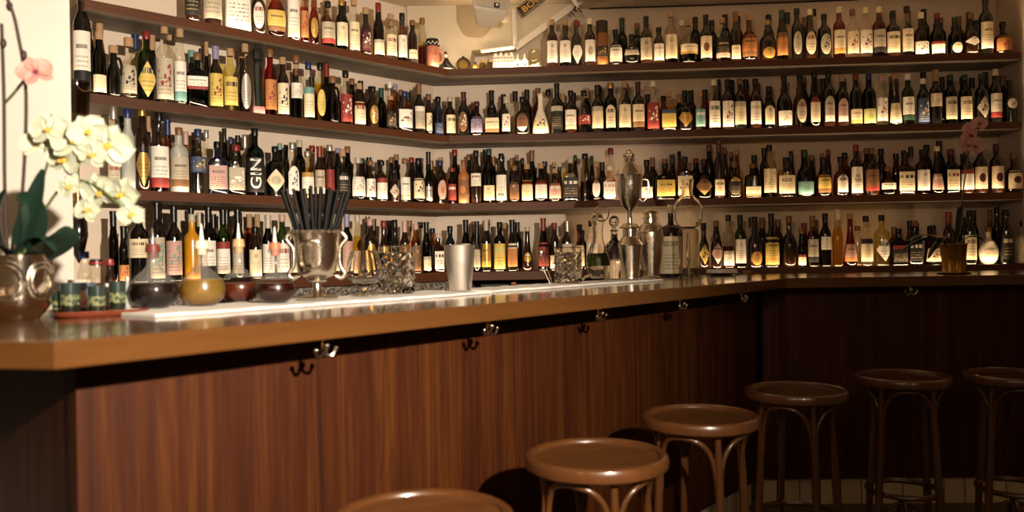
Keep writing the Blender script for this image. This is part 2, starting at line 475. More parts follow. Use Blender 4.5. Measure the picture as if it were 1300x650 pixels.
# cable along the wall top
bm = bmesh.new(); tube(bm, [on_plane(x, y, C + nR * (SH - .01), nR) for x, y in ((748, 11), (820, 9), (900, 6.5), (1000, 3), (1090, -.5))], .004, 6)
tag(new_obj('cable', bm, M_ink), 'thin dark cable running along the wall above the long top shelf', 'cable')
# little black bracket with cord
o = empty('cable_bracket', at_d(731, 4, 4.9)); tag(o, 'small black and white bracket hanging from ceiling beside the cable', 'bracket')
bm = bmesh.new(); tube(bm, [(-.02, 0, .03), (0, 0, .0), (.012, 0, -.03), (.03, 0, -.045)], [.012, .012, .007, .003], 8); new_obj('arm', bm, M_wall2, o)
bm = bmesh.new(); tube(bm, [(.0, -.005, -.02), (-.012, 0, -.036), (.005, 0, -.05)], .006, 6); tube(bm, [(.012, -.005, -.03), (.035, 0, -.055)], .004, 6); new_obj('clip', bm, M_ink, o)

# loudspeaker
spc = at_d(621, 0, 4.55)
sp = empty('loudspeaker', spc); tag(sp, 'white wall-mounted loudspeaker tilted down under the ceiling', 'speaker')
Rm = Matrix.Rotation(math.radians(12), 3, 'Z') @ Matrix.Rotation(math.radians(7), 3, 'Y') @ Matrix.Rotation(math.radians(-22), 3, 'X')
def wedge(bm, s, z0, z1, y0, y1, taper=.8, bev=.012):
    pts = []
    vs = []
    for z in (z0, z1):
        k = taper if z == z0 else 1
        for x, y in ((-1, y0), (1, y0), (.55, y1), (-.55, y1)):
            vs.append(bm.verts.new(Rm @ Vector((x * s * k, y, z))))
    a, b = vs[:4], vs[4:]
    fs = [bm.faces.new(a), bm.faces.new(list(reversed(b)))] + [bm.faces.new((a[i], a[(i + 1) % 4], b[(i + 1) % 4], b[i])) for i in range(4)]
    if bev: bmesh.ops.bevel(bm, geom=list(set(e for f in fs for e in f.edges)), offset=bev, segments=3, profile=.5, affect='EDGES')
M_spk = solid('speaker_shell', 'CFC4B0', .5); M_gr = solid('speaker_grille', 'BFB29A', .7, 0, 0, .8)
bm = bmesh.new(); wedge(bm, .14, -.13, .2, -.07, .08, .72, .02); new_obj('cabinet', bm, M_spk, sp)
bm = bmesh.new(); wedge(bm, .115, -.11, .185, -.078, -.068, .74, .003); new_obj('grille', bm, M_gr, sp)
bm = bmesh.new(); torus(bm, Rm @ Vector((0, -.079, .03)), .06, .004, 32, 6, Rm @ Matrix.Rotation(PI / 2, 3, 'X')); new_obj('driver_ring', bm, M_spk, sp)
bm = bmesh.new(); box(bm, Rm @ Vector((.028, -.081, -.095)), (.03, .006, .03), Rm, .002); bg = new_obj('badge', bm, M_ink, sp)
bm = bmesh.new(); box(bm, Rm @ Vector((.028, -.085, -.095)), (.014, .003, .014), Rm); new_obj('badge_centre', bm, M_white, bg)
bm = bmesh.new(); tube(bm, [Rm @ Vector((.06, .06, 0)), Rm @ Vector((.11, .12, .03)), Rm @ Vector((.13, .2, .06))], .03, 10); new_obj('bracket', bm, M_spk, sp)

# dark sign board
sg = empty('sign_board', at_d(683, -4, 4.93)); ang = math.radians(37)
tag(sg, 'dark tilted sign board with gold letters high above the shelf corner', 'sign')
bm = bmesh.new(); box(bm, (0, 0, 0), (.42, .012, .07), None, .003); s_o = new_obj('board', bm, solid('sign_black', '1A130E', .5), sg); s_o.rotation_euler = (0, -ang, 0); s_o.location = (.06, 0, .035)
tx = text_mesh('lettering', 'BOUT', M_gold, s_o, .17, .036, y=-.0075, xc=-.105)
bm = bmesh.new(); box(bm, (0, -.007, .029), (.4, .002, .003)); box(bm, (0, -.007, -.029), (.4, .002, .003)); new_obj('border_line', bm, M_gold, s_o, False)

# ------------------------------------------------------------------ shelves
SN = ['top', 'second', 'third', 'lowest']
for k, z in enumerate(ZS):
    lend = 2.9 if k else 2.0
    th = ST if k < 3 else .05
    cf = C; cb = WC - (WC - C).normalized() * .002
    for run, d, n, L in (('L', dL, nL, lend), ('R', dR, nR, RL - (.0 if k != 2 else -.0) - .01)):
        e = C + d * L; bm = bmesh.new()
        g = d * .0005
        prism(bm, [(cf + g)[:2], (e)[:2], (e + n * (SH - .002))[:2], (cb + g)[:2]], z - th, z, .002)
        # local frame so grain runs along the shelf
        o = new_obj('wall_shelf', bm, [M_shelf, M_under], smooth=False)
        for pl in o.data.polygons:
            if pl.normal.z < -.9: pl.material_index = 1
        a = math.atan2(d.y, d.x); o.data.transform(Matrix.Rotation(-a, 4, 'Z')); o.rotation_euler = (0, 0, a)
        tag(o, f'{SN[k]} dark walnut shelf along the {"left-hand shorter" if run == "L" else "long back"} wall, crowded with bottles', 'shelf', 'wall shelves')
# back-bar body under the lowest shelf
def granite():
    t = NT('speckled_granite'); v = t.coord('Object')
    t.link(t.ramp(t.noise(v, 70, 6, .8), [(.4, srgb('1C1814')), (.5, srgb('6E655C')), (.6, srgb('B4AA9C'))]), t.b.inputs['Base Color']); t.b.inputs['Roughness'].default_value = .4; return t.m
e = C + dL * 2.6
bm = bmesh.new(); prism(bm, [(C + nL * .03 - dL * .0)[:2], (e + nL * .03)[:2], (e + nL * (SH - .01))[:2], (corner_off(SH - .01))[:2]], .0, ZS[3] - .052)
tag(new_obj('backbar_cabinet', bm, granite(), smooth=False), 'grey speckled stone front below the lowest left-hand shelf', 'cabinet')
e = C + dR * (RL - .01)
bm = bmesh.new(); q = C + nR * .03 + dR * .02; q2 = corner_off(SH - .01) + dR * .02
prism(bm, [q[:2], (e + nR * .03)[:2], (e + nR * (SH - .01))[:2], q2[:2]], 0, .96)
prism(bm, [(C + nR * .2 + dR * .06)[:2], (e + nR * .2)[:2], (e + nR * (SH - .01))[:2], (q2 + dR * .0)[:2]], .96, ZS[3] - .052)
for tt in (1.35, 3.2):
    pp = C + dR * tt
    prism(bm, [(pp + nR * .03)[:2], (pp + dR * .04 + nR * .03)[:2], (pp + dR * .04 + nR * .199)[:2], (pp + nR * .199)[:2]], .96, ZS[3] - .052)
tag(new_obj('backbar_cabinet', bm, M_black, smooth=False), 'black open-fronted cabinet below the lowest long back shelf', 'cabinet')

# ------------------------------------------------------------------ the bar
A = Vector((-.75, 1.35, 0)); dB = Vector((.632, .775, 0)).normalized(); nB = Vector((-dB.y, dB.x, 0))   # nB: behind the counter
Bc = A + dB * 3.19
Le = Vector((-2.3, 1.66, 0)); Re = Vector((2.9, 3.785, 0))
dE = (Re - Bc).normalized(); nE = Vector((-dE.y, dE.x, 0))
dA = (A - Le).normalized(); nA = Vector((-dA.y, dA.x, 0))
def isect(p, d, q, e):
    det = d.x * (-e.y) + d.y * e.x; r = q - p
    a = (r.x * (-e.y) + r.y * e.x) / det; return p + d * a
def bar_off(o1):
    """front polyline of the counter moved in by o1"""
    c1 = isect(Le + nA * o1, dA, A + nB * o1, dB); c2 = isect(A + nB * o1, dB, Bc + nE * o1, dE)
    return [Le + nA * o1, c1, c2, Re + nE * o1]
f = bar_off(0)
back_r = .74
bR = isect(A + nB * .74, dB, Bc + nE * back_r, dE)
BAR = empty('bar_counter', (0, 2.6, 0)); tag(BAR, 'long angled wooden bar counter with mahogany fronts, stools before it', 'bar counter')
def under_bar(o, lab=None):
    o.parent = BAR; o.matrix_parent_inverse = Matrix.Translation((0, -2.6, 0))
    if lab: o['label'] = lab
def bar_slab(name, poly, lab, mat, ang):
    bm = bmesh.new(); prism(bm, [p[:2] for p in poly], ZBAR - TH, ZBAR, .003)
    o = new_obj(name, bm, mat, smooth=False); o.data.transform(Matrix.Rotation(-ang, 4, 'Z')); o.rotation_euler = (0, 0, ang)
    under_bar(o, lab); return o
left_back = Vector((-2.3, 2.2, 0)); lb = isect(left_back, Vector((1, 0, 0)), A + nB * .74, dB)
slab_main = bar_slab('worktop', [A, Bc, bR, lb, A + (lb - A) * .0 + Vector((0, 0, 0))][:4], 'long orange-brown wooden counter top with cocktail tools on it', M_slab, math.atan2(dB.y, dB.x))
bar_slab('worktop', [Le, A, lb - Vector((.0005, 0, 0)), left_back], 'short wooden counter top wing carrying the big white orchid', M_slab, math.atan2(dA.y, dA.x))
bar_slab('worktop', [Bc + dE * .0005, Re, Re + nE * back_r, bR + dE * .0005], 'wooden counter top by the far wall carrying the pink orchid', M_slab, math.atan2(dE.y, dE.x))
OVER = .185
g = bar_off(OVER)
def panel(p, q, lab, n, rear=.3):
    bm = bmesh.new(); d = (q - p).normalized()
    prism(bm, [p[:2], q[:2], (q + n * .04)[:2], (p + n * .04)[:2]], .14, ZBAR - TH - .001)
    a = math.atan2(d.y, d.x)
    o = new_obj('front_panel', bm, M_panel, smooth=False); o.data.transform(Matrix.Rotation(-a, 4, 'Z')); o.rotation_euler = (0, 0, a)
    under_bar(o, lab); return o
panel(g[1], g[2] - dB * .001, 'reddish mahogany bar front under the long counter, behind the stools', nB)
panel(g[1] + Vector((-.9, .81, 0)), g[1] - Vector((.003, -.0027, 0)), 'dark mahogany bar front turning away under the orchid end', Vector((.67, .74, 0)))
panel(g[2] + dE * .03, g[3], 'dark brown bar front below the far counter behind the last stools', nE)
def plinth_mat():
    t = NT('plinth_tiles'); v = t.coord('Object')
    br = t.n.new('ShaderNodeTexBrick'); t.link(t.mapping(v, (1, 1, 1), (PI / 2, 0, 0)), br.inputs['Vector']); br.inputs['Scale'].default_value = 1
    br.offset = 0; br.inputs['Brick Width'].default_value = .1; br.inputs['Row Height'].default_value = .14; br.inputs['Mortar Size'].default_value = .003
    br.inputs['Color1'].default_value = srgb('D8C8A4'); br.inputs['Color2'].default_value = srgb('E0D0B0'); br.inputs['Mortar'].default_value = srgb('6A5C48')
    t.link(br.outputs[0], t.b.inputs['Base Color']); t.b.inputs['Roughness'].default_value = .4; return t.m
M_pl = plinth_mat()
g2 = bar_off(OVER + .05)
for i, (p, q, n) in enumerate(((g2[1] + Vector((-.9, .81, 0)), g2[1], Vector((.67, .74, 0))), (g2[1], g2[2], nB), (g2[2], g2[3], nE))):
    bm = bmesh.new(); d = (q - p).normalized(); e0 = d * (.03 if i == 2 else 0); e1 = d * (.03 if i == 0 else 0)
    prism(bm, [(p + e0)[:2], (q - e1)[:2], (q - e1 + n * .03)[:2], (p + e0 + n * .03)[:2]], 0, .1395)
    a = math.atan2(d.y, d.x); o = new_obj('baseboard_' + ('left', 'front', 'right')[i], bm, M_pl, smooth=False)
    o.data.transform(Matrix.Rotation(-a, 4, 'Z')); o.rotation_euler = (0, 0, a); o['kind'] = 'structure'

def barpos(px, off=.55, py=380, run='B'):
    P, n = ((A, nB) if run == 'B' else (Bc, nE))
    q = on_plane(px, py, P + n * off, n); return Vector((q.x, q.y, ZBAR))
def hgt(pos, px, topy):
    return at_d(px, topy, pos.y).z - pos.z
def wid(pos, w): return w / FPX * pos.y

# hooks under the counter edge
def make_hook():
    r = empty('coat_hook')
    bm = bmesh.new(); lathe(bm, [(-.003, .011), (0, .012)], 16); tube(bm, [(0, 0, -.003), (0, 0, -.022)], .0035, 8); new_obj('mount', bm, M_brass, r)
    for s in (-1, 1):
        bm = bmesh.new(); pts = smooth_path([(0, 0, -.020), (s * .006, -.004, -.029), (s * .015, -.008, -.030), (s * .021, -.01, -.02)], 4)
        tube(bm, pts, .0032, 8); bmesh.ops.create_uvsphere(bm, u_segments=12, v_segments=8, radius=.0052, matrix=Matrix.Translation((s * .0215, -.01, -.0185)))
        new_obj('prong', bm, M_chrome, r)
    bm = bmesh.new(); pts = smooth_path([(0, 0, -.018), (0, -.008, -.024), (0, -.013, -.014)], 4); tube(bm, pts, .003, 8)
    bmesh.ops.create_uvsphere(bm, u_segments=12, v_segments=8, radius=.0055, matrix=Matrix.Translation((0, -.0135, -.012))); new_obj('front_prong', bm, M_chrome, r)
    return r
hk = make_hook(); first = True
HL = ['chrome coat hook under the counter edge below the straw cup, nearest the orchid', 'chrome coat hook under the counter edge in front of the first tall stool',
      'chrome coat hook under the counter below the ewer and green liquid', 'chrome coat hook under counter below the whiskey bottle and glass carafe',
      'chrome coat hook close to the inner bend of the counter', 'chrome coat hook beneath the far counter near the pink orchid']
for i, (px, run) in enumerate(((409, 'B'), (619, 'B'), (760, 'B'), (864, 'B'), (942, 'B'), (1156, 'E'))):
    o = hk if first else copy_tree(hk); first = False
    p = barpos(px, .035, 430, run); p.z = ZBAR - TH
    o.location = p; o.scale = (1.25,) * 3; o.rotation_euler = (0, 0, math.atan2(dB.y, dB.x) if run == 'B' else math.atan2(dE.y, dE.x))
    tag(o, HL[i], 'hook', 'coat hooks under the counter')

# ------------------------------------------------------------------ stools
def make_stool():
    r = empty('bar_stool'); H = .75; Rr = .18
    bm = bmesh.new(); prof = [(-.032, Rr - .03), (-.034, Rr - .01), (-.028, Rr - .002), (-.012, Rr), (-.002, Rr - .004), (0.002, Rr - .012), (-.001, Rr - .021), (-.006, Rr - .024), (-.032, Rr - .03)]
    lathe(bm, [(z + H, q) for z, q in prof], 56, cap0=False, cap1=False); new_obj('seat_rim', bm, M_stool, r)
    bm = bmesh.new(); lathe(bm, [(H - .03, Rr - .027), (H - .008, Rr - .0235), (H - .0085, Rr * .5), (H - .010, .001)], 56); new_obj('seat', bm, M_seat, r)
    R1, R2 = .128, .172; zt = H - .03
    def lp(a, z): # point on leg
        k = (zt - z) / zt; rr = R1 + (R2 - R1) * k ** 1.3; return Vector((rr * math.cos(a), rr * math.sin(a), z))
    for k in range(4):
        a = k * PI / 2
        bm = bmesh.new(); tube(bm, [lp(a, z) for z in (0, .15, .3, .45, .6, .68, zt)], [.0105, .0125, .0145, .014, .0125, .0098, .011], 12); new_obj('leg', bm, M_stool, r)
        # arched brace between neighbouring legs
        b = a + PI / 2; p0 = lp(a, .53); p1 = lp(b, .53); pts = []
        for q in range(17):
            t = q / 16; u = (1 - math.cos(PI * t)) / 2; pt_ = p0.lerp(p1, .04 + .92 * u)
            bul = math.sin(PI * t); out_ = Vector((pt_.x, pt_.y, 0)).normalized(); rad_ = Vector((pt_.x, pt_.y, 0)).length
            rr_ = rad_ + ( .142 - rad_) * bul ** 1.5
            pts.append(Vector((out_.x * rr_, out_.y * rr_, .53 + (H - .045 - .53) * bul ** .8)))
        bm = bmesh.new(); tube(bm, pts, .0078, 10); new_obj('arch_brace', bm, M_stool, r)
    k = .30; rr = lp(0, k).x + .0
    bm = bmesh.new(); torus(bm, (0, 0, k), rr - .018, .011, 48, 8); new_obj('foot_ring', bm, M_stool, r)
    for a in (PI / 4, 3 * PI / 4):
        bm = bmesh.new(); d = Vector((math.cos(a), math.sin(a), 0)); e = Vector((-d.y, d.x, 0)); pts = []
        # bent low arches crossing under the ring
        P = [d * .145 + e * .0, d * .12, d * .06, Vector((0, 0, 0)), d * -.06, d * -.12, d * -.145]
        Z = [.06, .16, .235, .258, .235, .16, .06]
        if a > 1: Z = [z - .016 for z in Z]
        tube(bm, smooth_path([Vector((p.x, p.y, z)) for p, z in zip(P, Z)], 4), .009, 8); new_obj('lower_arch', bm, M_stool, r)
    return r
st = make_stool()
SL = ['bentwood bar stool nearest the camera, only its seat rim showing', 'bentwood bar stool with round seat and arched braces, second from camera',
      'round bentwood bar stool third along the counter, lit on its rim', 'bentwood bar stool standing at the bend of the counter',
      'dark bentwood bar stool before the far counter, between two others', 'dim bentwood bar stool last in the row, cut by the frame edge']
for i, (px, py, w, rz) in enumerate(((536, 655, 236, -1.25), (757, 584, 183, -1.25), (889, 533, 149, -1.18), (1011, 498, 127, -1.14), (1145, 478, 116, -2.18), (1286, 474, 116, -2.18))):
    o = st if i == 0 else copy_tree(st)
    d = FPX * .36 / w; p = at_d(px, py, d); o.location = (p.x, p.y, 0); o.rotation_euler = (0, 0, rz - math.atan2(p.x, p.y))
    tag(o, SL[i], 'stool', 'bentwood bar stools')

# ------------------------------------------------------------------ bottles
def nfrac(r): return max(.24, min(.62, .0145 / r))
def profile(shape, r):
    n = nfrac(r)
    P = {
     's': [(0, .88), (.012, 1), (.60, 1), (.65, .95), (.69, .8), (.73, n * 1.25), (.77, n), (.92, n)],
     'w': [(0, .88), (.012, 1), (.58, 1), (.63, .95), (.68, .72), (.72, n * 1.15), (.76, n), (.985, n)],
     'b': [(0, .88), (.012, 1), (.40, 1), (.48, .95), (.58, .72), (.69, n * 1.25), (.78, n), (.985, n)],
     't': [(0, .9), (.01, 1), (.5, 1), (.58, .9), (.7, .6), (.8, n * 1.1), (.985, n)],
     'q': [(0, .93), (.012, 1), (.60, 1), (.65, .93), (.68, .7), (.71, n * 1.1), (.74, n), (.9, n)],
     'd': [(0, .82), (.02, .95), (.08, 1), (.42, 1), (.52, .93), (.60, .68), (.65, n * 1.15), (.69, n), (.86, n)],
     'm': [(0, .84), (.012, .93), (.25, 1), (.45, 1), (.54, .9), (.61, .62), (.66, n * 1.35), (.74, n * 1.4), (.79, n * 1.05), (.92, n)],
     'f': [(0, .4), (.03, .62), (.12, .87), (.26, 1), (.38, .99), (.50, .84), (.6, .55), (.67, n * 1.1), (.72, n), (.88, n)],
     'c': [(0, .93), (.012, 1), (.12, .98), (.3, .84), (.5, .56), (.64, n * 1.15), (.74, n), (.92, n)],
     'k': [(0, 1), (.86, 1)],
    }
    return P['d' if shape in 'jg' else shape]
def shape_par(shape, z):
    """superellipse power and depth ratio at height z"""
    if shape == 'q' : return (6, .72) if z < .64 else (2.6, .8) if z < .7 else (2, 1)
    if shape == 'f': return (2, .5) if z < .6 else (2, 1)
    return (2, 1)
def rf_at(prof, z):
    for (a, ra), (b, rb) in zip(prof, prof[1:]):
        if a <= z <= b: return ra + (rb - ra) * (z - a) / max(b - a, 1e-9)
    return prof[-1][1]
def sp(th, r, p, dep):
    c, s = math.cos(th), math.sin(th); e = 2 / p
    return math.copysign(abs(c) ** e, c) * r, math.copysign(abs(s) ** e, s) * r * (dep if dep < 1 else 1)
CAPZ = dict(s=(.88, 1.15), w=(.79, 1.1), b=(.76, 1.12), t=(.83, 1.12), q=(.87, 1.2), d=(.86, 1.2), m=(.88, 1.15), f=(.86, 1.2), c=(.9, 1.15), j=(.85, 1.35), k=(.72, 1))
SHW = dict(s='round', w='straight', b='sloping', t='slim', q='square', d='squat', m='bulbous', f='flat', c='conical', k='tube', j='handled')
LSH = dict(r='', o='oval ', d='diamond ', a='arched ')
def make_bottle(r, h, shape, glass, label, cap, seed=0, name='bottle', parent=None):
    prof = profile(shape, r); n = 20 if shape != 'q' else 28
    # --- glass
    bm = bmesh.new(); rings = []
    for z, q in [(0, prof[0][1] * .6)] + prof:
        p, dep = shape_par(shape, z)
        zz = z * h if not (z == 0 and q == prof[0][1] * .6) else .003
        rings.append([Vector((*sp(2 * PI * (i + .5) / n, q * r, p, dep), zz)) for i in range(n)])
    rings_to_bm(bm, rings)
    if shape == 'j':
        tube(bm, smooth_path([(n_ * 1, 0, z_) for n_, z_ in ((r * .3, h * .74), (r * .75, h * .76), (r * 1.02, h * .62), (r * .93, h * .42))], 4), .0055, 6)
    o = new_obj(name, bm, glass_mat(glass), parent)
    # --- cap
    c0, cw = CAPZ[shape]
    cr = (nfrac(r) * r * cw) if shape != 'k' else r * 1.01
    if shape != 'k': cr = min(cr, r * .9)
    bm = bmesh.new(); ct = 1.0
    if shape in 'wb' : lathe(bm, [(c0 * h, cr * .97), (.955 * h, cr * .97), (.96 * h, cr * 1.08), (ct * h - .002, cr * 1.08), (ct * h, cr * .95)], 14)
    elif shape == 'k': lathe(bm, [(c0 * h, cr), (h * .99, cr), (h, cr * .95)], 20)
    else: lathe(bm, [(c0 * h, cr * .96), (c0 * h + .002, cr), (ct * h - .003, cr), (ct * h, cr * .9)], 14)
    new_obj('cork' if cap == 'c' else 'cap', bm, cap_mat(cap), o)
    # --- label:  colour, shape, height class, accent [, style]
    if label and label != '-':
        col, sh, hc, acc = label[:4]; style = int(label[4]) if len(label) > 4 else (seed * 7 + ord(col)) % 5
        z0, z1 = dict(m=(.09, .54), l=(.05, .32), h=(.32, .56), f=(.05, .56), F=(.05, .82), s=(.2, .42), b=(.16, .38))[hc]
        if shape in 'f' and hc == 'm': z0, z1 = .12, .46
        if shape in 'c': z1 = min(z1, .42)
        half = 1.15 if sh in 'rd' else .8
        if shape == 'q': half = .82
        lm = label_mat(col, acc, style)
        bm = bmesh.new(); uvl = bm.loops.layers.uv.new('UVMap')
        def pt(s, t):
            z = z0 + (z1 - z0) * (t + 1) / 2; p, dep = shape_par(shape, min(z, .6)); q = rf_at(prof, z) * r
            th = -PI / 2 + s * half
            x, y = sp(th, q, p, dep); k = 1 + .0008 / max(math.hypot(x, y), 1e-4)
            return Vector((x * k, y * k, z * h))
        if sh in 'r' or sh == 'a':
            NS, NTT = 14, 4; g = []
            for j in range(NTT + 1):
                row = []
                for i in range(NS + 1):
                    s = -1 + 2 * i / NS; t = -1 + 2 * j / NTT
                    if sh == 'a' and j == NTT: t = 1 - .45 * s * s * 1.0
                    elif sh == 'a': t = -1 + (2 - .45 * s * s) * j / NTT
                    row.append((bm.verts.new(pt(s, t)), ((s + 1) / 2, (t + 1) / 2)))
                g.append(row)
            for j in range(NTT):
                for i in range(NS):
                    q4 = (g[j][i], g[j][i + 1], g[j + 1][i + 1], g[j + 1][i])
                    fc = bm.faces.new([v for v, _ in q4])
                    for lp_, (_, uv) in zip(fc.loops, q4): lp_[uvl].uv = uv
        else:
            NA, NRR = 24, 5; cv = (bm.verts.new(pt(0, 0)), (.5, .5)); prev = None
            for k in range(1, NRR + 1):
                row = []
                for i in range(NA):
                    a = 2 * PI * i / NA; c_, s_ = math.cos(a), math.sin(a)
                    m_ = 1 if sh == 'o' else 1 / (abs(c_) + abs(s_))
                    s = c_ * m_ * k / NRR; t = s_ * m_ * k / NRR
                    row.append((bm.verts.new(pt(s, t)), ((s + 1) / 2, (t + 1) / 2)))
                for i in range(NA):
                    j = (i + 1) % NA
                    q4 = (cv, row[i], row[j]) if prev is None else (prev[i], row[i], row[j], prev[j])
                    fc = bm.faces.new([v for v, _ in q4])
                    for lp_, (_, uv) in zip(fc.loops, q4): lp_[uvl].uv = uv
                prev = row
        new_obj('label', bm, lm, o)
    return o

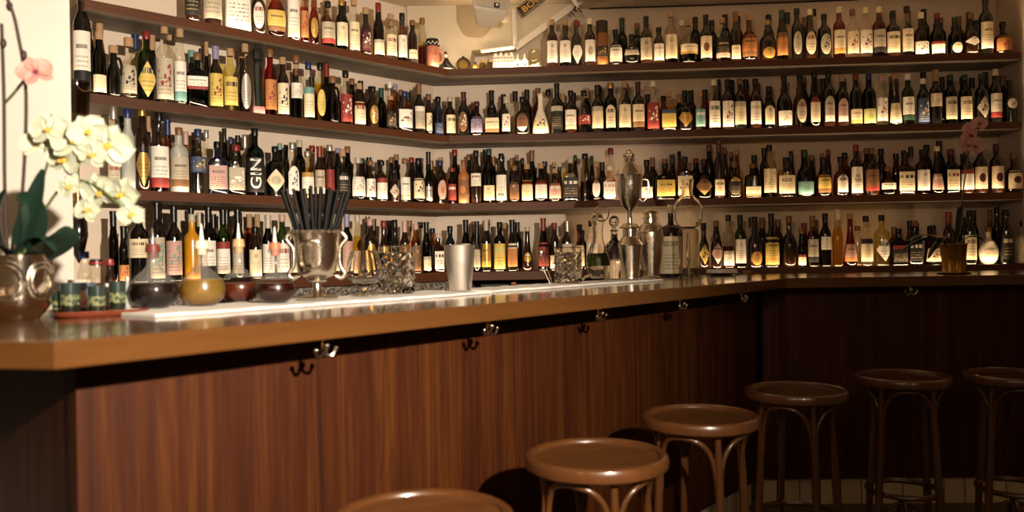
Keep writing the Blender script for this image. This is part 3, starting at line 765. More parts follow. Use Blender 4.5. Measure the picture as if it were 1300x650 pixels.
# every row: "x0 x1 top shape glass label cap [text]" measured along the shelf front, B rows: "x top cap glass"
ROWS = {
('L', 0): """238 258 -58 d dk DrmR K|262 286 -62 s dk GrmD K|289 321 -66 q cr WrfG c|323 341 -30 m dk WomR K|342 367 -28 f am YrmN G|368 384 -40 w dk WrfC K|385 395 -20 s or ORX K
396 409 -18 f am AomY G|411 429 2 s dh GrmR K|430 445 0 s gd CrmN A|446 460 -1 s cl CrfG c|461 475 10 d dk MrmW c|477 491 4 t ol CrlG R|492 507 18 s cl CrmR c
508 520 17 s dh WrmR K|521 533 26 s dk CrlD N|534 545 23 s ah - N""",
('R', 0): """697 711 25 s dk WrmK0 c|713 728 25 s dh WrmK0 c|729 743 27 s cl WdfD R|745 759 24 s dk WrmG5 C|760 775 27 k cy DrsA4 D|776 793 38 d bk WrmG K|795 815 44 f bk GrhD K
816 831 21 w dk GrmD K|833 846 35 s dk WrmG K|847 863 14 s dh CrmN c|865 889 25 d dh CrsA c|892 907 19 w bk CrmN5 K|911 930 23 s cl DrmP c|931 943 15 w dk CrlG N|944 964 18 d am OrmN c
967 988 26 m dk AolK c|989 1003 13 t ol OrmN E|1008 1022 11 s bk GomD K|1023 1040 12 m dk ComR C|1041 1058 18 s bk GomD K|1061 1076 9 s am CrmA C|1078 1093 12 s cl CrmR N|1094 1110 10 s cl WrmR4 C
1111 1127 9 s am GrmD C|1128 1145 15 s dk CrmD3 K|1147 1162 8 s cl CrmG K|1163 1181 16 d am WrlR C|1184 1202 17 m rd WrlR R|1207 1224 22 m gd ColG E|1226 1245 17 d dk WdsR N|1246 1263 -5 s bk CrmW K
1265 1287 28 d dk ORX K""",
('L', 1): """97 118 -26 w bk WrmK2 K|121 137 41 s gd CrlG c|138 156 58 j bk - c|157 176 48 j cl GrmD4 c|178 200 40 s gr YdfB R|201 223 31 s cl GrfR4 c|224 239 36 s cl WrfT2 c|240 267 68 q te WrhR N
268 285 59 w dk YrfR4 L|286 304 62 s ys YrmD c|306 322 56 s cl SofG c|338 353 63 s re ORX4 N|354 369 73 s dk CrfD4 c|371 386 71 s dh WrhG N|387 401 79 s cl CrfT1 B|402 416 80 s ye YomW K
417 432 97 j rd - N|433 449 90 s dh RrfW4 K|450 466 106 d am CrfR3 c|468 483 110 m dk AomW K|490 505 122 m am DrmA c|506 525 116 q cl WrmN4 B|527 541 107 w bk GrmW N|542 550 121 s dk CrmD N
552 564 123 s na BrlG K|566 580 123 s dk CrmD G""",
('R', 1): """583 598 117 w bk NomW M|599 615 129 d rd LrmN4 M|617 636 132 q ah CrmN K|639 650 123 t cl WrmR4 G|655 675 123 d bk NomW K|677 699 119 c cr CrmD4 C|701 717 106 w bk DrmG K|719 734 115 s dk WrmG K
735 752 115 s cl RrsW K|753 768 108 w bk CrmG K|769 785 105 s gd CamD A|787 803 104 s dh CrmR c|804 820 104 w bk CrmN M|823 839 103 s cl RrfC4 W|841 860 117 q ye YrmB1 c|862 881 115 d bk AdmK K
884 897 117 s cl TrmW3 c|901 916 101 s cl WrfE3 C|918 933 101 s dk WrfR4 K|934 949 100 s bk CrmG N|954 968 100 s dk WrmG K|970 986 110 m gd CamD K|988 1007 96 m bk WrlG4 K|1009 1026 96 m am GomR K
1028 1044 91 m rd CamR K|1046 1062 90 s dk GamW K|1063 1079 96 s dk PamW2 c|1081 1096 94 s bk CrlA R|1097 1113 94 s gd VrlC B|1114 1128 96 s cl WrmR4 P|1130 1146 93 c cl CrfG c|1147 1162 94 s gr WrmE2 W
1166 1181 100 s na BrfC4 W|1182 1197 89 w bk CrhG c|1201 1216 95 s gd GrmD3 E|1219 1235 95 s gd CrmN E|1240 1256 94 s bk GdmD E|1258 1273 88 s bk WrmR C|1276 1292 102 m bk WohR K""",
('L', 2): """138 153 134 t dh GrlR S|155 172 138 s fr - B|173 191 135 s dk AdfK A|192 215 142 s cl WrfR2 K|217 240 162 s fr GrmN2 N|242 263 164 s cl BrhY4 B|265 289 180 q na PrmD6 K KGN|290 311 184 q cl GrmW4 R
313 336 163 s te DrfW7 K GIN|338 362 186 s bk CdmG5 K|363 381 181 s cl WafB S|383 399 192 s ye WrmA S|400 413 186 w dk GrmW R|414 425 184 s dk RrmD S|426 445 190 d cl DomW c|446 464 200 d cl WrmG G|465 477 204 s cl WrmR4 N
478 492 204 s cl WrfR1 K|494 507 215 s dk GdmN K|508 521 201 s cl WrfG N|524 539 201 d gd CrmD K|540 549 193 b gr SrlW K|551 567 204 s ys PomO5 B""",
('R', 2): """569 580 213 s re RrmW3 R|582 596 203 s co NrmO5 N|598 612 191 s dk WrhR K|614 629 189 s rd CrlN E|630 644 195 s cl WrfD6 K RYE|647 660 210 d dk NrmW N|662 677 208 d am CrfA c|679 695 207 d rd WrmR1 c
697 713 214 d or PrmW c|715 735 200 q ys DrmW3 G|737 749 195 s ah - K|751 764 205 d or WomN c|766 782 211 q or WrmP C|814 829 203 d dk WrlD K|832 857 208 q rd YrmA6 K RUM|860 880 199 q am CrmN K
883 905 202 d rd NdmA M|907 920 178 w dk CrlN M|922 943 205 j ye DofY N|946 966 208 q rd CrlN N|969 986 184 s dh CrmG K|988 1009 200 q ye CrmD6 K KEUS|1012 1033 191 d rd TrlG E|1037 1055 200 d am YrmN K
1059 1077 199 d am WamD3 K|1080 1095 184 s dk WrfR6 R WILD_TURKEY|1098 1116 188 s dk NrmR N|1118 1137 212 d am WrsD N|1140 1160 194 q dk CrmD3 K|1163 1180 190 s re WrmR0 K|1182 1198 186 c am PrmW3 C|1200 1217 190 q rd CrmR3 M
1219 1236 190 s dk WrmR1 N|1237 1253 184 s dk CrmM5 K|1257 1274 183 s dk CrmM5 M|1277 1297 194 d dk CrmM5 N""",
('L', 3): """137 149 268 w gd - K|150 162 287 w bk OrlR K|163 187 260 w bk CrhN3 K|189 208 257 w bk GrfT4 K|210 230 262 w bk PrmT4 K|233 253 272 s mu - G|255 273 263 w gd WrmD K|274 291 266 w gr WrmR1 K|294 308 266 w gd GrmD K
315 331 288 s dk CrfR0 K|332 347 273 w gd WrmD G|349 366 272 s gr WrmR3 P|367 380 280 w dk CrmG G|381 395 276 w gd CrmG K|398 412 274 w gd GrmD R|416 430 276 w dk CrmR G|432 447 272 w gd PrfA4 L|448 458 273 s ye - G|460 478 278 s dk AofN P|480 493 280 d dk ArmR R
495 506 279 t bk - K|507 519 281 w dk NrfG P|521 533 284 s am NrfG P|535 546 282 w te CrlG K|548 562 296 q dk WrmD G|564 577 287 s na CrmG K""",
('R', 3): """583 598 279 b gd CrmG K|600 609 281 b gd GrmD K|610 623 279 w bk ArmY G|626 641 282 s gd YrfV K|643 656 279 b bk OrmC1 K|661 676 288 c dk AosW G|682 696 277 b gd RrmD4 R|697 709 283 s dk WrlR R|712 727 281 w cl GrmC S|729 741 285 d am CrmN K|743 757 280 s cl WrmG K
886 899 283 d dk YdmK K|901 916 280 m dk PdmW N|917 931 273 s ah WrlG K|932 946 273 s gr WrmG0 K|948 967 275 m dk AolO K|969 988 271 b bk YrfA2 K|992 1010 274 d dk - N|1012 1022 290 d rd CrlR N
1024 1038 274 w am GrmD N|1040 1054 271 s rd WrhG K|1056 1069 266 t ye - C|1070 1087 271 c re PrmO c|1090 1107 274 m cl CrmD K|1109 1128 273 s ys WdmE K|1130 1150 290 q rd DrmR K|1152 1169 280 q rd DrmW N|1172 1195 286 c am CrmN K
1197 1210 269 w dk GrlD R|1223 1238 267 s bk CrmN K|1241 1267 288 f cr CosD N|1269 1284 266 s bk DrmC3 K|1287 1310 280 d cr CrmN K""",
}
BACK = {
('L', 0): "418 0 c|440 2 K|468 13 c|484 23 R|500 20 c|514 24 K",
('R', 0): "721 32 K|735 26 M|793 23 E|812 30 N|869 26 W|886 22 K|907 26 K|924 19 K|940 21 K|979 19 K|1003 16 K|1025 22 N|1036 12 K|1120 22 N|1137 14 K|1156 14 N|1176 12 K|1197 23 N|1220 21 N|1233 16 K|1242 26 K",
('L', 1): "116 24 c|130 30 c|175 44 B|196 45 c|219 40 c|246 64 T|258 62 K|265 52 c|310 64 c|362 78 c|378 88 N|398 98 K|417 81 R|449 100 N|460 103 K|473 110 K|486 112 E|497 104 W|504 107 L|511 114 N|520 117 K|533 108 K|546 120 K|558 123 K",
('R', 1): "591 125 N|603 130 N|626 115 K|641 120 B|656 116 K|671 114 K|685 112 N|698 114 K|716 119 c|730 118 K|746 112 c|763 110 K|778 106 A|797 107 N|824 120 K|844 122 K|864 120 G|879 115 K|897 114 K|909 103 C|915 101 K|931 102 K|949 101 K|964 106 N|979 110 N|1022 98 N|1047 100 K|1073 100 N|1105 103 K|1133 97 N|1140 100 K|1174 92 K|1198 98 K|1207 96 E|1224 98 K|1236 99 K|1253 92 K|1275 96 N",
('L', 2): "157 148 S|182 144 K|190 147 G|202 146 S|214 152 B|237 167 P|247 168 N|254 164 B|263 165 S|286 163 K|294 174 B|303 172 B|312 171 S|321 170 N|356 182 T|364 184 T|381 178 G|397 185 R|410 185 G|419 184 S|430 188 L|442 186 N|460 201 E|469 200 K|483 203 K|497 200 N|504 196 N|523 200 R|533 203 E|548 204 N|560 200 c",
('R', 2): "578 190 R|596 196 N|605 192 K|617 190 K|627 199 N|638 198 K|650 201 N|657 197 N|664 201 K|676 191 N|692 205 K|704 206 G|711 212 K|724 201 E|731 197 E|745 195 K|752 198 E|765 206 K|776 188 R|829 200 N|844 202 N|854 196 K|863 192 K|870 200 K|884 201 R|901 184 N|913 200 K|921 188 N|929 193 N|936 189 P|958 197 K|971 188 K|997 201 K|1005 192 K|1021 190 E|1031 197 N|1044 195 N|1052 190 R|1073 194 K|1101 188 N|1119 189 K|1138 195 K|1148 191 B|1157 186 K|1177 184 K|1193 179 K|1207 189 M|1222 195 K|1228 194 N",
('L', 3): "176 262 c|201 257 K|218 272 N|242 264 K|253 270 G|270 272 K|287 266 K|303 270 K|316 272 c|326 272 c|466 275 L|474 278 M|494 280 K|519 280 N|533 282 K|548 290 K",
('R', 3): "601 281 R|618 279 K|640 283 c|656 282 K|690 288 K|702 284 N|718 281 S|738 292 K|908 281 N|953 276 K|967 276 N|987 279 N|1020 283 R|1035 279 N|1088 287 N|1134 288 N|1154 280 K|1163 283 K|1180 287 K|1204 271 P|1222 276 E|1235 267 K|1256 266 N|1265 263 K|1274 269 N|1293 278 K",
}
SHNAME = {('L', i): f'{n} left-wall shelf' for i, n in enumerate(('top', 'second', 'third', 'lowest'))}
SHNAME.update({('R', i): f'{n} back-wall shelf' for i, n in enumerate(('top', 'second', 'third', 'lowest'))})
ORD = 'zeroth first second third fourth fifth sixth seventh eighth ninth tenth eleventh twelfth thirteenth fourteenth fifteenth sixteenth seventeenth eighteenth nineteenth twentieth'.split()
def ordw(n):
    if n <= 20: return ORD[n]
    t = {2: 'twenty', 3: 'thirty', 4: 'forty'}[n // 10]
    return t + '-' + ORD[n % 10] if n % 10 else {3: 'thirtieth', 4: 'fortieth'}[n // 10]
FRONT = []; backs = []
LABTXT = dict(GIN='white lettering GIN running up it', RYE='lettering RYE', RUM='lettering RUM', KEUS='lettering KEUS', KGN='lettering KGN', WILD_TURKEY='lettering WILD TURKEY')
for key, txt in ROWS.items():
    run, lv = key; row = []
    d, n = (dL, nL) if run == 'L' else (dR, nR)
    for idx, rec in enumerate(x for line in txt.strip().split('\n') for x in line.split('|')):
        f_ = rec.split(); x0, x1, top, shape, glass, lab, cap = f_[:7]; text = f_[7] if len(f_) > 7 else None
        x0, x1, top = float(x0), float(x1), float(top); cx = (x0 + x1) / 2
        if lab.startswith('ORX'): lab = 'OrmR4'
        p = shelf_hit(run, cx, 250, .06); 
        r = (x1 - x0) / FPX * p.y / 2 * 1.0
        r *= math.cos(math.atan2(abs(p.x), p.y)) ** .0 * .985
        p = shelf_hit(run, cx, 250, .022 + r * (1 if shape not in 'qf' else .75)); z = ZS[lv] + .0005
        h = at_d(cx, top, p.y).z - z
        row.append([p.x, p.y, z, r, h, shape, glass, lab, cap, text, cx])
    FRONT.append((key, row))
for key, row in FRONT:   # keep neighbours clear of each other
    for a, b in zip(row, row[1:]):
        dist = math.hypot(a[0] - b[0], a[1] - b[1]); need = a[3] + b[3]
        k = (dist - .0015) / need
        if k < 1: a[3] *= k; b[3] *= k
looks = []
for key, row in FRONT:
    for i, (x, y, z, r, h, shape, glass, lab, cap, text, cx) in enumerate(row):
        ls = ''
        if lab != '-': ls = f', {WORDS[lab[0]]} {LSH[lab[1]]}label'
        capw = 'cork' if cap == 'c' else f'{WORDS[cap]} cap'
        gw = glass_word(glass)
        if glass == 'cy': look = 'brown card bottle tube with black and gold top'
        elif text and text != 'GIN': look = f'{gw} {SHW[shape]} bottle labelled {text.replace("_", " ")}'
        elif text: look = 'teal gin bottle with white letters GIN running up it'
        elif key == ('L', 1) and i == 0: look = 'magnum bottle with big white label, cut by top of frame'
        else: look = f'{gw} {SHW[shape]} bottle{ls}, {capw}'
        looks.append((key, i, look))
from collections import Counter
cnt_all = Counter((k, l) for k, i, l in looks); cnt_sh = Counter(l for k, i, l in looks)
n_bot = 0
for key, row in FRONT:
    run = key[0]
    for i, (x, y, z, r, h, shape, glass, lab, cap, text, cx) in enumerate(row):
        look = [l for k, j, l in looks if k == key and j == i][0]
        o = make_bottle(r, h, shape, glass, lab, cap, i + 3 * key[1])
        o.location = (x, y, z); o.rotation_euler = (0, 0, math.radians((26 if run == 'L' else -4) + random.uniform(-6, 6)) if glass != 'te' or not text else math.radians(22))
        if cnt_sh[look] == 1 and len(look.split()) > 4: label = f'{look}, {SHNAME[key]}'
        elif cnt_all[(key, look)] == 1: label = f'{look}, front row, {SHNAME[key]}'
        else:
            k = i + 1 if run == 'R' else len(row) - i
            label = f'{look}, {ordw(k)} from corner, {SHNAME[key]}'
        tag(o, label, 'bottle', f'front row bottles on the {SHNAME[key]}')
        if text:
            prof = profile(shape, r); col = lab[0]
            mk = M_inkw if col == 'D' else M_ink
            lr = r * 1.0 + .002
            if text == 'GIN': text_mesh('lettering', 'GIN', mk, o, h * .44, r * 1.25, wrap_r=lr, zc=h * .32, vertical=True)
            elif text == 'WILD_TURKEY':
                text_mesh('lettering', 'WILD', mk, o, r * 1.0, h * .06, wrap_r=lr, zc=h * .38); text_mesh('lettering', 'TURKEY', mk, o, r * 1.25, h * .06, wrap_r=lr, zc=h * .30)
            else:
                yy = -r * (.72 if shape == 'q' else 1) - .002
                if shape == 'q': text_mesh('lettering', text, mk, o, r * 1.15, h * (.085 if text == 'KEUS' else .05), y=yy, zc=h * (.42 if text != 'RUM' else .4))
                else: text_mesh('lettering', text, mk, o, r * 1.1, h * .07, wrap_r=lr, zc=h * .15)
        n_bot += 1
# second row: only the necks show; the largest stay separate, the rest is one heap
BG = ['dk', 'gd', 'cl', 'bk', 'am', 'ol']
used = set(); rest = []
quota = {('L', 0): 6, ('R', 0): 12, ('L', 1): 14, ('R', 1): 17, ('L', 2): 17, ('R', 2): 19, ('L', 3): 9, ('R', 3): 12}
for key, txt in BACK.items():
    run, lv = key; n = nL if run == 'L' else nR; row = dict(FRONT)[key]; items = []
    for rec in txt.split('|'):
        x, top, cap = rec.split(); x = float(x); top = float(top)
        p = shelf_hit(run, x, 250, .185); z = ZS[lv] + .0005; h = at_d(x, top, p.y).z - z
        items.append([x, p, z, h, cap])
    # visibility: prefer the ones standing well above their neighbours
    def vis(it):
        near = [at_d(b[10], 0, 1) and b for b in row if abs(b[10] - it[0]) < 9]
        return it[3] - (min([b[4] * (.8 if abs(b[10] - it[0]) > 4 else 1) for b in near]) if near else 0)
    order = sorted(items, key=vis, reverse=True); keep = set(id(t) for t in order[:quota[key]])
    prevx = None
    for j, it in enumerate(items):
        x, p, z, h, cap = it
        r = .031
        gaps = [abs((items[q][1] - p).length) for q in (j - 1, j + 1) if 0 <= q < len(items)]
        g_ = min(gaps) if gaps else .1
        r = min(r, g_ / 2 - .0008); 
        if r < .014: r = .014
        # squat front bottles reach further back: stay clear of them
        rng = random.Random(int(x * 10) + lv)
        code = {'W': 'cl', 'S': 'cl', 'c': rng.choice(['cl', 'am', 'ol']), 'G': 'gd', 'E': 'gd', 'T': 'te'}.get(cap, rng.choice(BG))
        sh = rng.choice('swsw')
        it += [r, code, sh]
        nb = min(range(len(row)), key=lambda q: abs(row[q][10] - x)); k = nb + 1 if run == 'R' else len(row) - nb
        side = ''
        capw = 'corked' if cap == 'c' else f'{WORDS[cap]}-capped'
        label = f'{capw} bottle behind the {ordw(k)} front bottle from corner, {SHNAME[key]}'
        if id(it) in keep and label not in used and h > .12:
            used.add(label)
            o = make_bottle(r, h, sh, code, '-', cap, j); o.location = p[:2] + (z,) if isinstance(p, tuple) else (p.x, p.y, z)
            tag(o, label, 'bottle', f'back row bottles on the {SHNAME[key]}'); n_bot += 1
        else: rest.append((p.x, p.y, z, r, h, sh, code, cap))
    for it in items: pass
# remaining, mostly hidden back-row bottles: one object
bm = bmesh.new(); mats = [glass_mat('dk'), glass_mat('gd'), cap_mat('K'), cap_mat('N'), cap_mat('c')]
for x, y, z, r, h, sh, code, cap in rest:
    prof = profile(sh, r)
    lathe(bm, [(z + .001, r * .8)] + [(z + a * h, b * r) for a, b in prof], 12, (x, y, 0), mat=0 if code in ('dk', 'bk', 'am', 'cl') else 1)
    c0, cw = CAPZ[sh]; cr = nfrac(r) * r * cw
    lathe(bm, [(z + c0 * h, cr), (z + h, cr)], 12, (x, y, 0), mat=2 if cap in 'KBETS' else 3 if cap in 'NMRLPA' else 4)
o = new_obj('background_bottles', bm, mats); tag(o, 'mass of dark bottles almost hidden at the back of all the shelves', 'bottles', kind='stuff')
print('BOTTLES', n_bot, 'rest', len(rest))

# ------------------------------------------------------------------ ornaments on the top shelf near the corner
def top_at(run, px, off=.07): p = shelf_hit(run, px, 250, off); return Vector((p.x, p.y, ZS[0] + .0005))
p = top_at('L', 552, .06); o = empty('figural_mug', p, math.radians(25)); tag(o, 'pink ceramic face mug with black checked hat at end of bottle row', 'mug')
H_ = at_d(552, 50, p.y).z - p.z; k = H_ / .15
bm = lathe_bm([(0, .026), (.004, .03), (.03, .033), (.06, .035), (.09, .034), (.112, .032)], 24)
for v in bm.verts:
    v.co *= k if k > .5 else 1
bmesh.ops.create_uvsphere(bm, u_segments=10, v_segments=8, radius=.008 * k, matrix=Matrix.Translation((0, -.036 * k, .062 * k)))
tube(bm, smooth_path([(.03 * k, 0, .1 * k), (.055 * k, 0, .09 * k), (.055 * k, 0, .05 * k), (.033 * k, 0, .03 * k)], 4), .006 * k, 8)
new_obj('body', bm, solid('ceramic_pink', 'C87C5E', .35, 0, .3), o)
bm = lathe_bm([(.112 * k, .034 * k), (.118 * k, .037 * k), (.138 * k, .034 * k), (.15 * k, .03 * k)], 24); new_obj('hat', bm, M_ink, o)
bm = bmesh.new()
for a in range(-4, 5):
    th = -PI / 2 + a * .3; box(bm, (.0362 * k * math.cos(th), .0362 * k * math.sin(th), (.122 + .008 * (a % 2)) * k), (.006 * k, .006 * k, .006 * k))
new_obj('check_pattern', bm, M_white, o, False)

p = top_at('L', 570, .07); o = empty('reclining_figurine', p, math.radians(5)); tag(o, 'small black and white figurine leaning in the corner of the top shelf', 'figurine')
bm = bmesh.new(); tube(bm, smooth_path([(.06, 0, .01), (.03, 0, .022), (0, 0, .05), (-.004, 0, .085)], 5), [.006, .009, .011, .013, .015, .017, .019, .02, .021, .022, .022, .021, .02, .017, .012, .008], 10)
tube(bm, smooth_path([(-.05, -.005, .012), (-.035, -.005, .03), (-.01, 0, .05)], 4), .009, 8); new_obj('body', bm, M_ink, o)
bm = bmesh.new(); bmesh.ops.create_uvsphere(bm, u_segments=14, v_segments=10, radius=.013, matrix=Matrix.Translation((-.006, -.004, .098))); new_obj('head', bm, M_white, o)
bm = lathe_bm([(.104, .015), (.106, .015), (.112, .009), (.125, .002)], 14, c=(-.006, 0, 0)); new_obj('hat', bm, M_ink, o)
bm = bmesh.new(); tube(bm, [(-.05, -.02, .01), (0, -.02, .016), (.045, -.02, .008)], .008, 8); new_obj('scarf', bm, M_white, o)

p = top_at('R', 591, .07); o = empty('round_flask', p); tag(o, 'flat round glass flask with dark rim next to the black figurine', 'flask')
rot = Matrix.Rotation(PI / 2, 3, 'X')
bm = bmesh.new(); lathe(bm, [(-.012, .034), (-.012, .036), (.012, .036), (.012, .034)], 32, c=(0, 0, .04), axis=rot); new_obj('body', bm, thin_glass('glass_flask', 'D8D0B8', dens=.5), o)
bm = bmesh.new(); torus(bm, (0, 0, .04), .037, .005, 32, 8, rot); lathe(bm, [(.074, .006), (.088, .007)], 12); new_obj('rim', bm, M_stake, o)
bm = bmesh.new(); lathe(bm, [(-.014, .026), (-.0135, .0262)], 28, c=(0, -.0005, .04), axis=Matrix.Rotation(-PI / 2, 3, 'X') @ Matrix.Diagonal((1, 1, -1))); new_obj('label', bm, label_mat('C', 'N', 0), o)
for i, (px, rr, hh, lab, m_) in enumerate(((606, .018, .05, 'tiny gold figurine bottle beside the round flask on top shelf', M_gold), (615.5, .022, .062, 'small round glass jar with pointed stopper, left of its twin', None), (625, .022, .064, 'small round glass jar with pointed stopper against the white house ornament', None))):
    p = top_at('R', px, .055); o = empty('small_jar' if i else 'gold_miniature', p); tag(o, lab, 'jar' if i else 'figurine')
    bm = lathe_bm([(0, rr * .6), (.004, rr * .85), (hh * .35, rr), (hh * .6, rr * .85), (hh * .72, rr * .4)], 20); new_obj('body', bm, m_ or thin_glass('glass_jar', 'C8BE9E', dens=.6), o)
    bm = lathe_bm([(hh * .7, rr * .45), (hh * .8, rr * .5), (hh * .88, rr * .25), (hh * .95, rr * .3), (hh, .001)], 14); new_obj('stopper', bm, M_gold if i else M_stake, o)
# gabled house row
p = top_at('R', 642.5, .05); o = empty('house_ornament', p, math.radians(-4)); tag(o, 'white ceramic row of gabled houses glowing on top shelf', 'ornament')
W_ = 27 / FPX * p.y; hh = at_d(642, 67, p.y).z - p.z
bm = bmesh.new(); pts = [(-W_ / 2, 0)]
ng = 4
for i in range(ng):
    x = -W_ / 2 + (i + .5) * W_ / ng; w = W_ / ng / 2
    pts += [(x - w, hh * .74), (x - w * .6, hh * .78), (x - w * .55, hh * .9), (x - w * .2, hh * (.98 if i % 2 else .93)), (x + w * .2, hh * (.98 if i % 2 else .93)), (x + w * .55, hh * .9), (x + w * .6, hh * .78), (x + w, hh * .74)]
pts += [(W_ / 2, 0)]
a = [bm.verts.new((x, -.02, z)) for x, z in pts]; b = [bm.verts.new((x, .02, z)) for x, z in pts]
bm.faces.new(a); bm.faces.new(list(reversed(b)))
for i in range(len(pts)): bm.faces.new((a[i], a[(i + 1) % len(pts)], b[(i + 1) % len(pts)], b[i]))
bm_w = bmesh.new(); bm_m = bm
new_obj('facade', bm_m, M_white, o, False)
for r_ in range(3):
    for i in range(ng * 3):
        x = -W_ / 2 + (i + .5) * W_ / (ng * 3); box(bm_w, (x, -.0205, hh * (.2 + .2 * r_ + (.02 if r_ else 0))), (W_ / (ng * 3) * .5, .003, hh * .1))
new_obj('window', bm_w, solid('window_dark', '6A4E34', .4), o, False)
for i, px in enumerate((660, 669)):
    p = top_at('R', px, .05); o = empty('miniature_house', p, math.radians(-4)); tag(o, ('tiny white ceramic house touching the gabled house row', 'tiny white ceramic house with dark door next to the glass wreath')[i], 'ornament')
    bm = bmesh.new(); w = .019; pts = [(-w, 0), (-w, .045), (-w * .5, .05), (-.004, .058), (-.004, .082), (.004, .082), (.004, .058), (w * .5, .05), (w, .045), (w, 0)]
    a = [bm.verts.new((x, -.015, z)) for x, z in pts]; b = [bm.verts.new((x, .015, z)) for x, z in pts]; bm.faces.new(a); bm.faces.new(list(reversed(b)))
    for q in range(len(pts)): bm.faces.new((a[q], a[(q + 1) % len(pts)], b[(q + 1) % len(pts)], b[q]))
    new_obj('body', bm, M_white, o, False)
    bm = bmesh.new(); box(bm, (0, -.0155, .018), (.008, .003, .018)); new_obj('door', bm, M_stake, o, False)
p = top_at('R', 681, .07); o = empty('glass_wreath', p); tag(o, 'clear round glass bowl on white star foot between houses and bottles', 'ornament')
bm = bmesh.new(); lathe(bm, [(.026, .01), (.034, .026), (.055, .038), (.08, .040), (.105, .032), (.12, .02)], 28, cap1=False); new_obj('bowl', bm, thin_glass('glass_clear_ware', 'F4EEDC', dens=.45), o)
bm = bmesh.new()
for i in range(6):
    a = i * PI / 3; tube(bm, [(0, 0, .018), (.03 * math.cos(a), .03 * math.sin(a), .012), (.045 * math.cos(a), .045 * math.sin(a), .026 if i % 2 else .006)], [.016, .011, .004], 8)
new_obj('foot', bm, M_white, o)

# black-green tower shaped bottle and white glowing pieces on the left run
p = shelf_hit('L', 330, 250, .05); z = ZS[1]; o = empty('tower_statue', (p.x, p.y, z + .0005), math.radians(30)); tag(o, 'black-green statue-shaped bottle with helmet top on pink base', 'bottle', 'front row bottles on the second left-wall shelf')
hh = at_d(329, 53, p.y).z - z; rr = 7.2 / FPX * p.y
bm = bmesh.new(); box(bm, (0, 0, hh * .055), (rr * 2, rr * 1.4, hh * .11), None, .003); new_obj('base', bm, solid('base_pink', 'D0706A', .5), o)
bm = bmesh.new(); lathe(bm, [(hh * .11, rr * .62), (hh * .3, rr * .66), (hh * .5, rr * .72), (hh * .64, rr * .9), (hh * .7, rr * .95), (hh * .73, rr * .7)], 8); new_obj('body', bm, solid('glaze_black_green', '141C12', .35, 0, .4), o)
bm = bmesh.new(); lathe(bm, [(hh * .73, rr * .66), (hh * .75, rr * .95), (hh * .86, rr * .95), (hh * .9, rr * .7), (hh * .91, rr * .35), (hh, rr * .3)], 8); new_obj('cap', bm, M_ink, o)

# ------------------------------------------------------------------ things on the counter
M_cg = thin_glass('glass_clear_thick', 'FCFAF6', dens=.75, rough=.07, edge_pow=1.7, refl=2.2); M_cgt = thin_glass('glass_clear_ware', 'FCFAF6', dens=.6, rough=.08)
M_cut = crystal('cut_crystal', 'FFFDF8')
def hollow(prof, t=.0025):
    out = list(prof); inn = [(z, max(r - t, .0008)) for z, r in reversed(prof)]
    z0 = prof[0][0] + t * 1.5
    inn = [(max(z, z0), r) for z, r in inn]
    return out + inn
# terry bar mats
def mat_strip(px0, px1, o0, o1, lab):
    a, b = barpos(px0, o0), barpos(px1, o0); c, d = barpos(px1, o1), barpos(px0, o1)
    L0 = (a - A).dot(dB); L1 = (b - A).dot(dB)
    bm = bmesh.new(); N = 60; rows = []
    for i in range(N + 1):
        l = L0 + (L1 - L0) * i / N; ring = []
        for off, z in ((o0, .0006), (o0 - .003, .004), (o0, .0085), (o0 + .05, .007), ((o0 + o1) / 2, .0075), (o1 - .03, .007), (o1, .008), (o1 + .002, .003), (o1, .0006)):
            w = .005 * math.sin(l * 9) + .003 * math.sin(l * 23); q = A + dB * l + nB * (off + w * (1 if off < (o0 + o1) / 2 else .6))
            ring.append((q.x, q.y, ZBAR + z + (.0008 * math.sin(l * 60 + off * 40) if z > .005 else 0)))
        rows.append(ring)
    rings_to_bm(bm, rows); tag(new_obj('bar_towel', bm, M_cloth), lab, 'towel', 'white towels along the counter')
mat_strip(197, 624, .36, .64, 'long white bar towel under the four round flasks and straw cup')
mat_strip(630, 842, .40, .63, 'white bar towel under the mixing glass, ewer and shakers')
ZT = ZBAR + .0088
# round bitters flasks
def flask(px, w, top, base_off, liq, liqword, fill, sp_col, spw, lab):
    p = barpos(px, base_off); p.z = ZT; r = wid(p, w) / 2; h = hgt(p, px, top)
    o = empty('pourer_flask', p, .3); tag(o, lab, 'flask', 'round flasks with pour spouts on the towel')
    def body(k=1.0): return [(0, r * .45 * k), (.003, r * .62 * k), (r * .28, r * .9 * k), (r * .7, r * 1.0 * k), (r * 1.1, r * .86 * k), (r * 1.4, r * .58 * k), (r * 1.62, r * .33 * k), (r * 1.8, r * .24 * k), (h * .68, r * .235 * k), (h * .70, r * .27 * k)]
    bm = lathe_bm(body(), 36, cap1=False); new_obj('glass', bm, thin_glass('glass_flask_clear', 'FCFAF6', dens=.6, rough=.08, frost_haze=.09, edge_pow=2, refl=3.2, haze_from=.44), o)
    fz = r * fill; P = []
    for z, q in body(.985):
        if z < fz: P.append((z + .002, q))
    for (za, qa), (zb, qb) in zip(body(.985), body(.985)[1:]):
        if za <= fz <= zb: P.append((fz, qa + (qb - qa) * (fz - za) / (zb - za)))
    new_obj('liquid', lathe_bm(P, 36), liq, o)
    bm = lathe_bm([(h * .62, r * .2), (h * .69, r * .22), (h * .695, r * .31), (h * .79, r * .27), (h * .8, r * .1)], 20); s_ = new_obj('stopper', bm, sp_col, o)
    bm = lathe_bm([(h * .79, r * .11), (h * .85, r * .085), (h * .985, r * .03), (h, r * .02)], 14); new_obj('spout', bm, M_chrome if spw else M_white, o)
def liqmat(n, c):
    return thin_glass(n, c, dens=.4, rough=.3, frost_haze=.28, fcol=srgb(c))
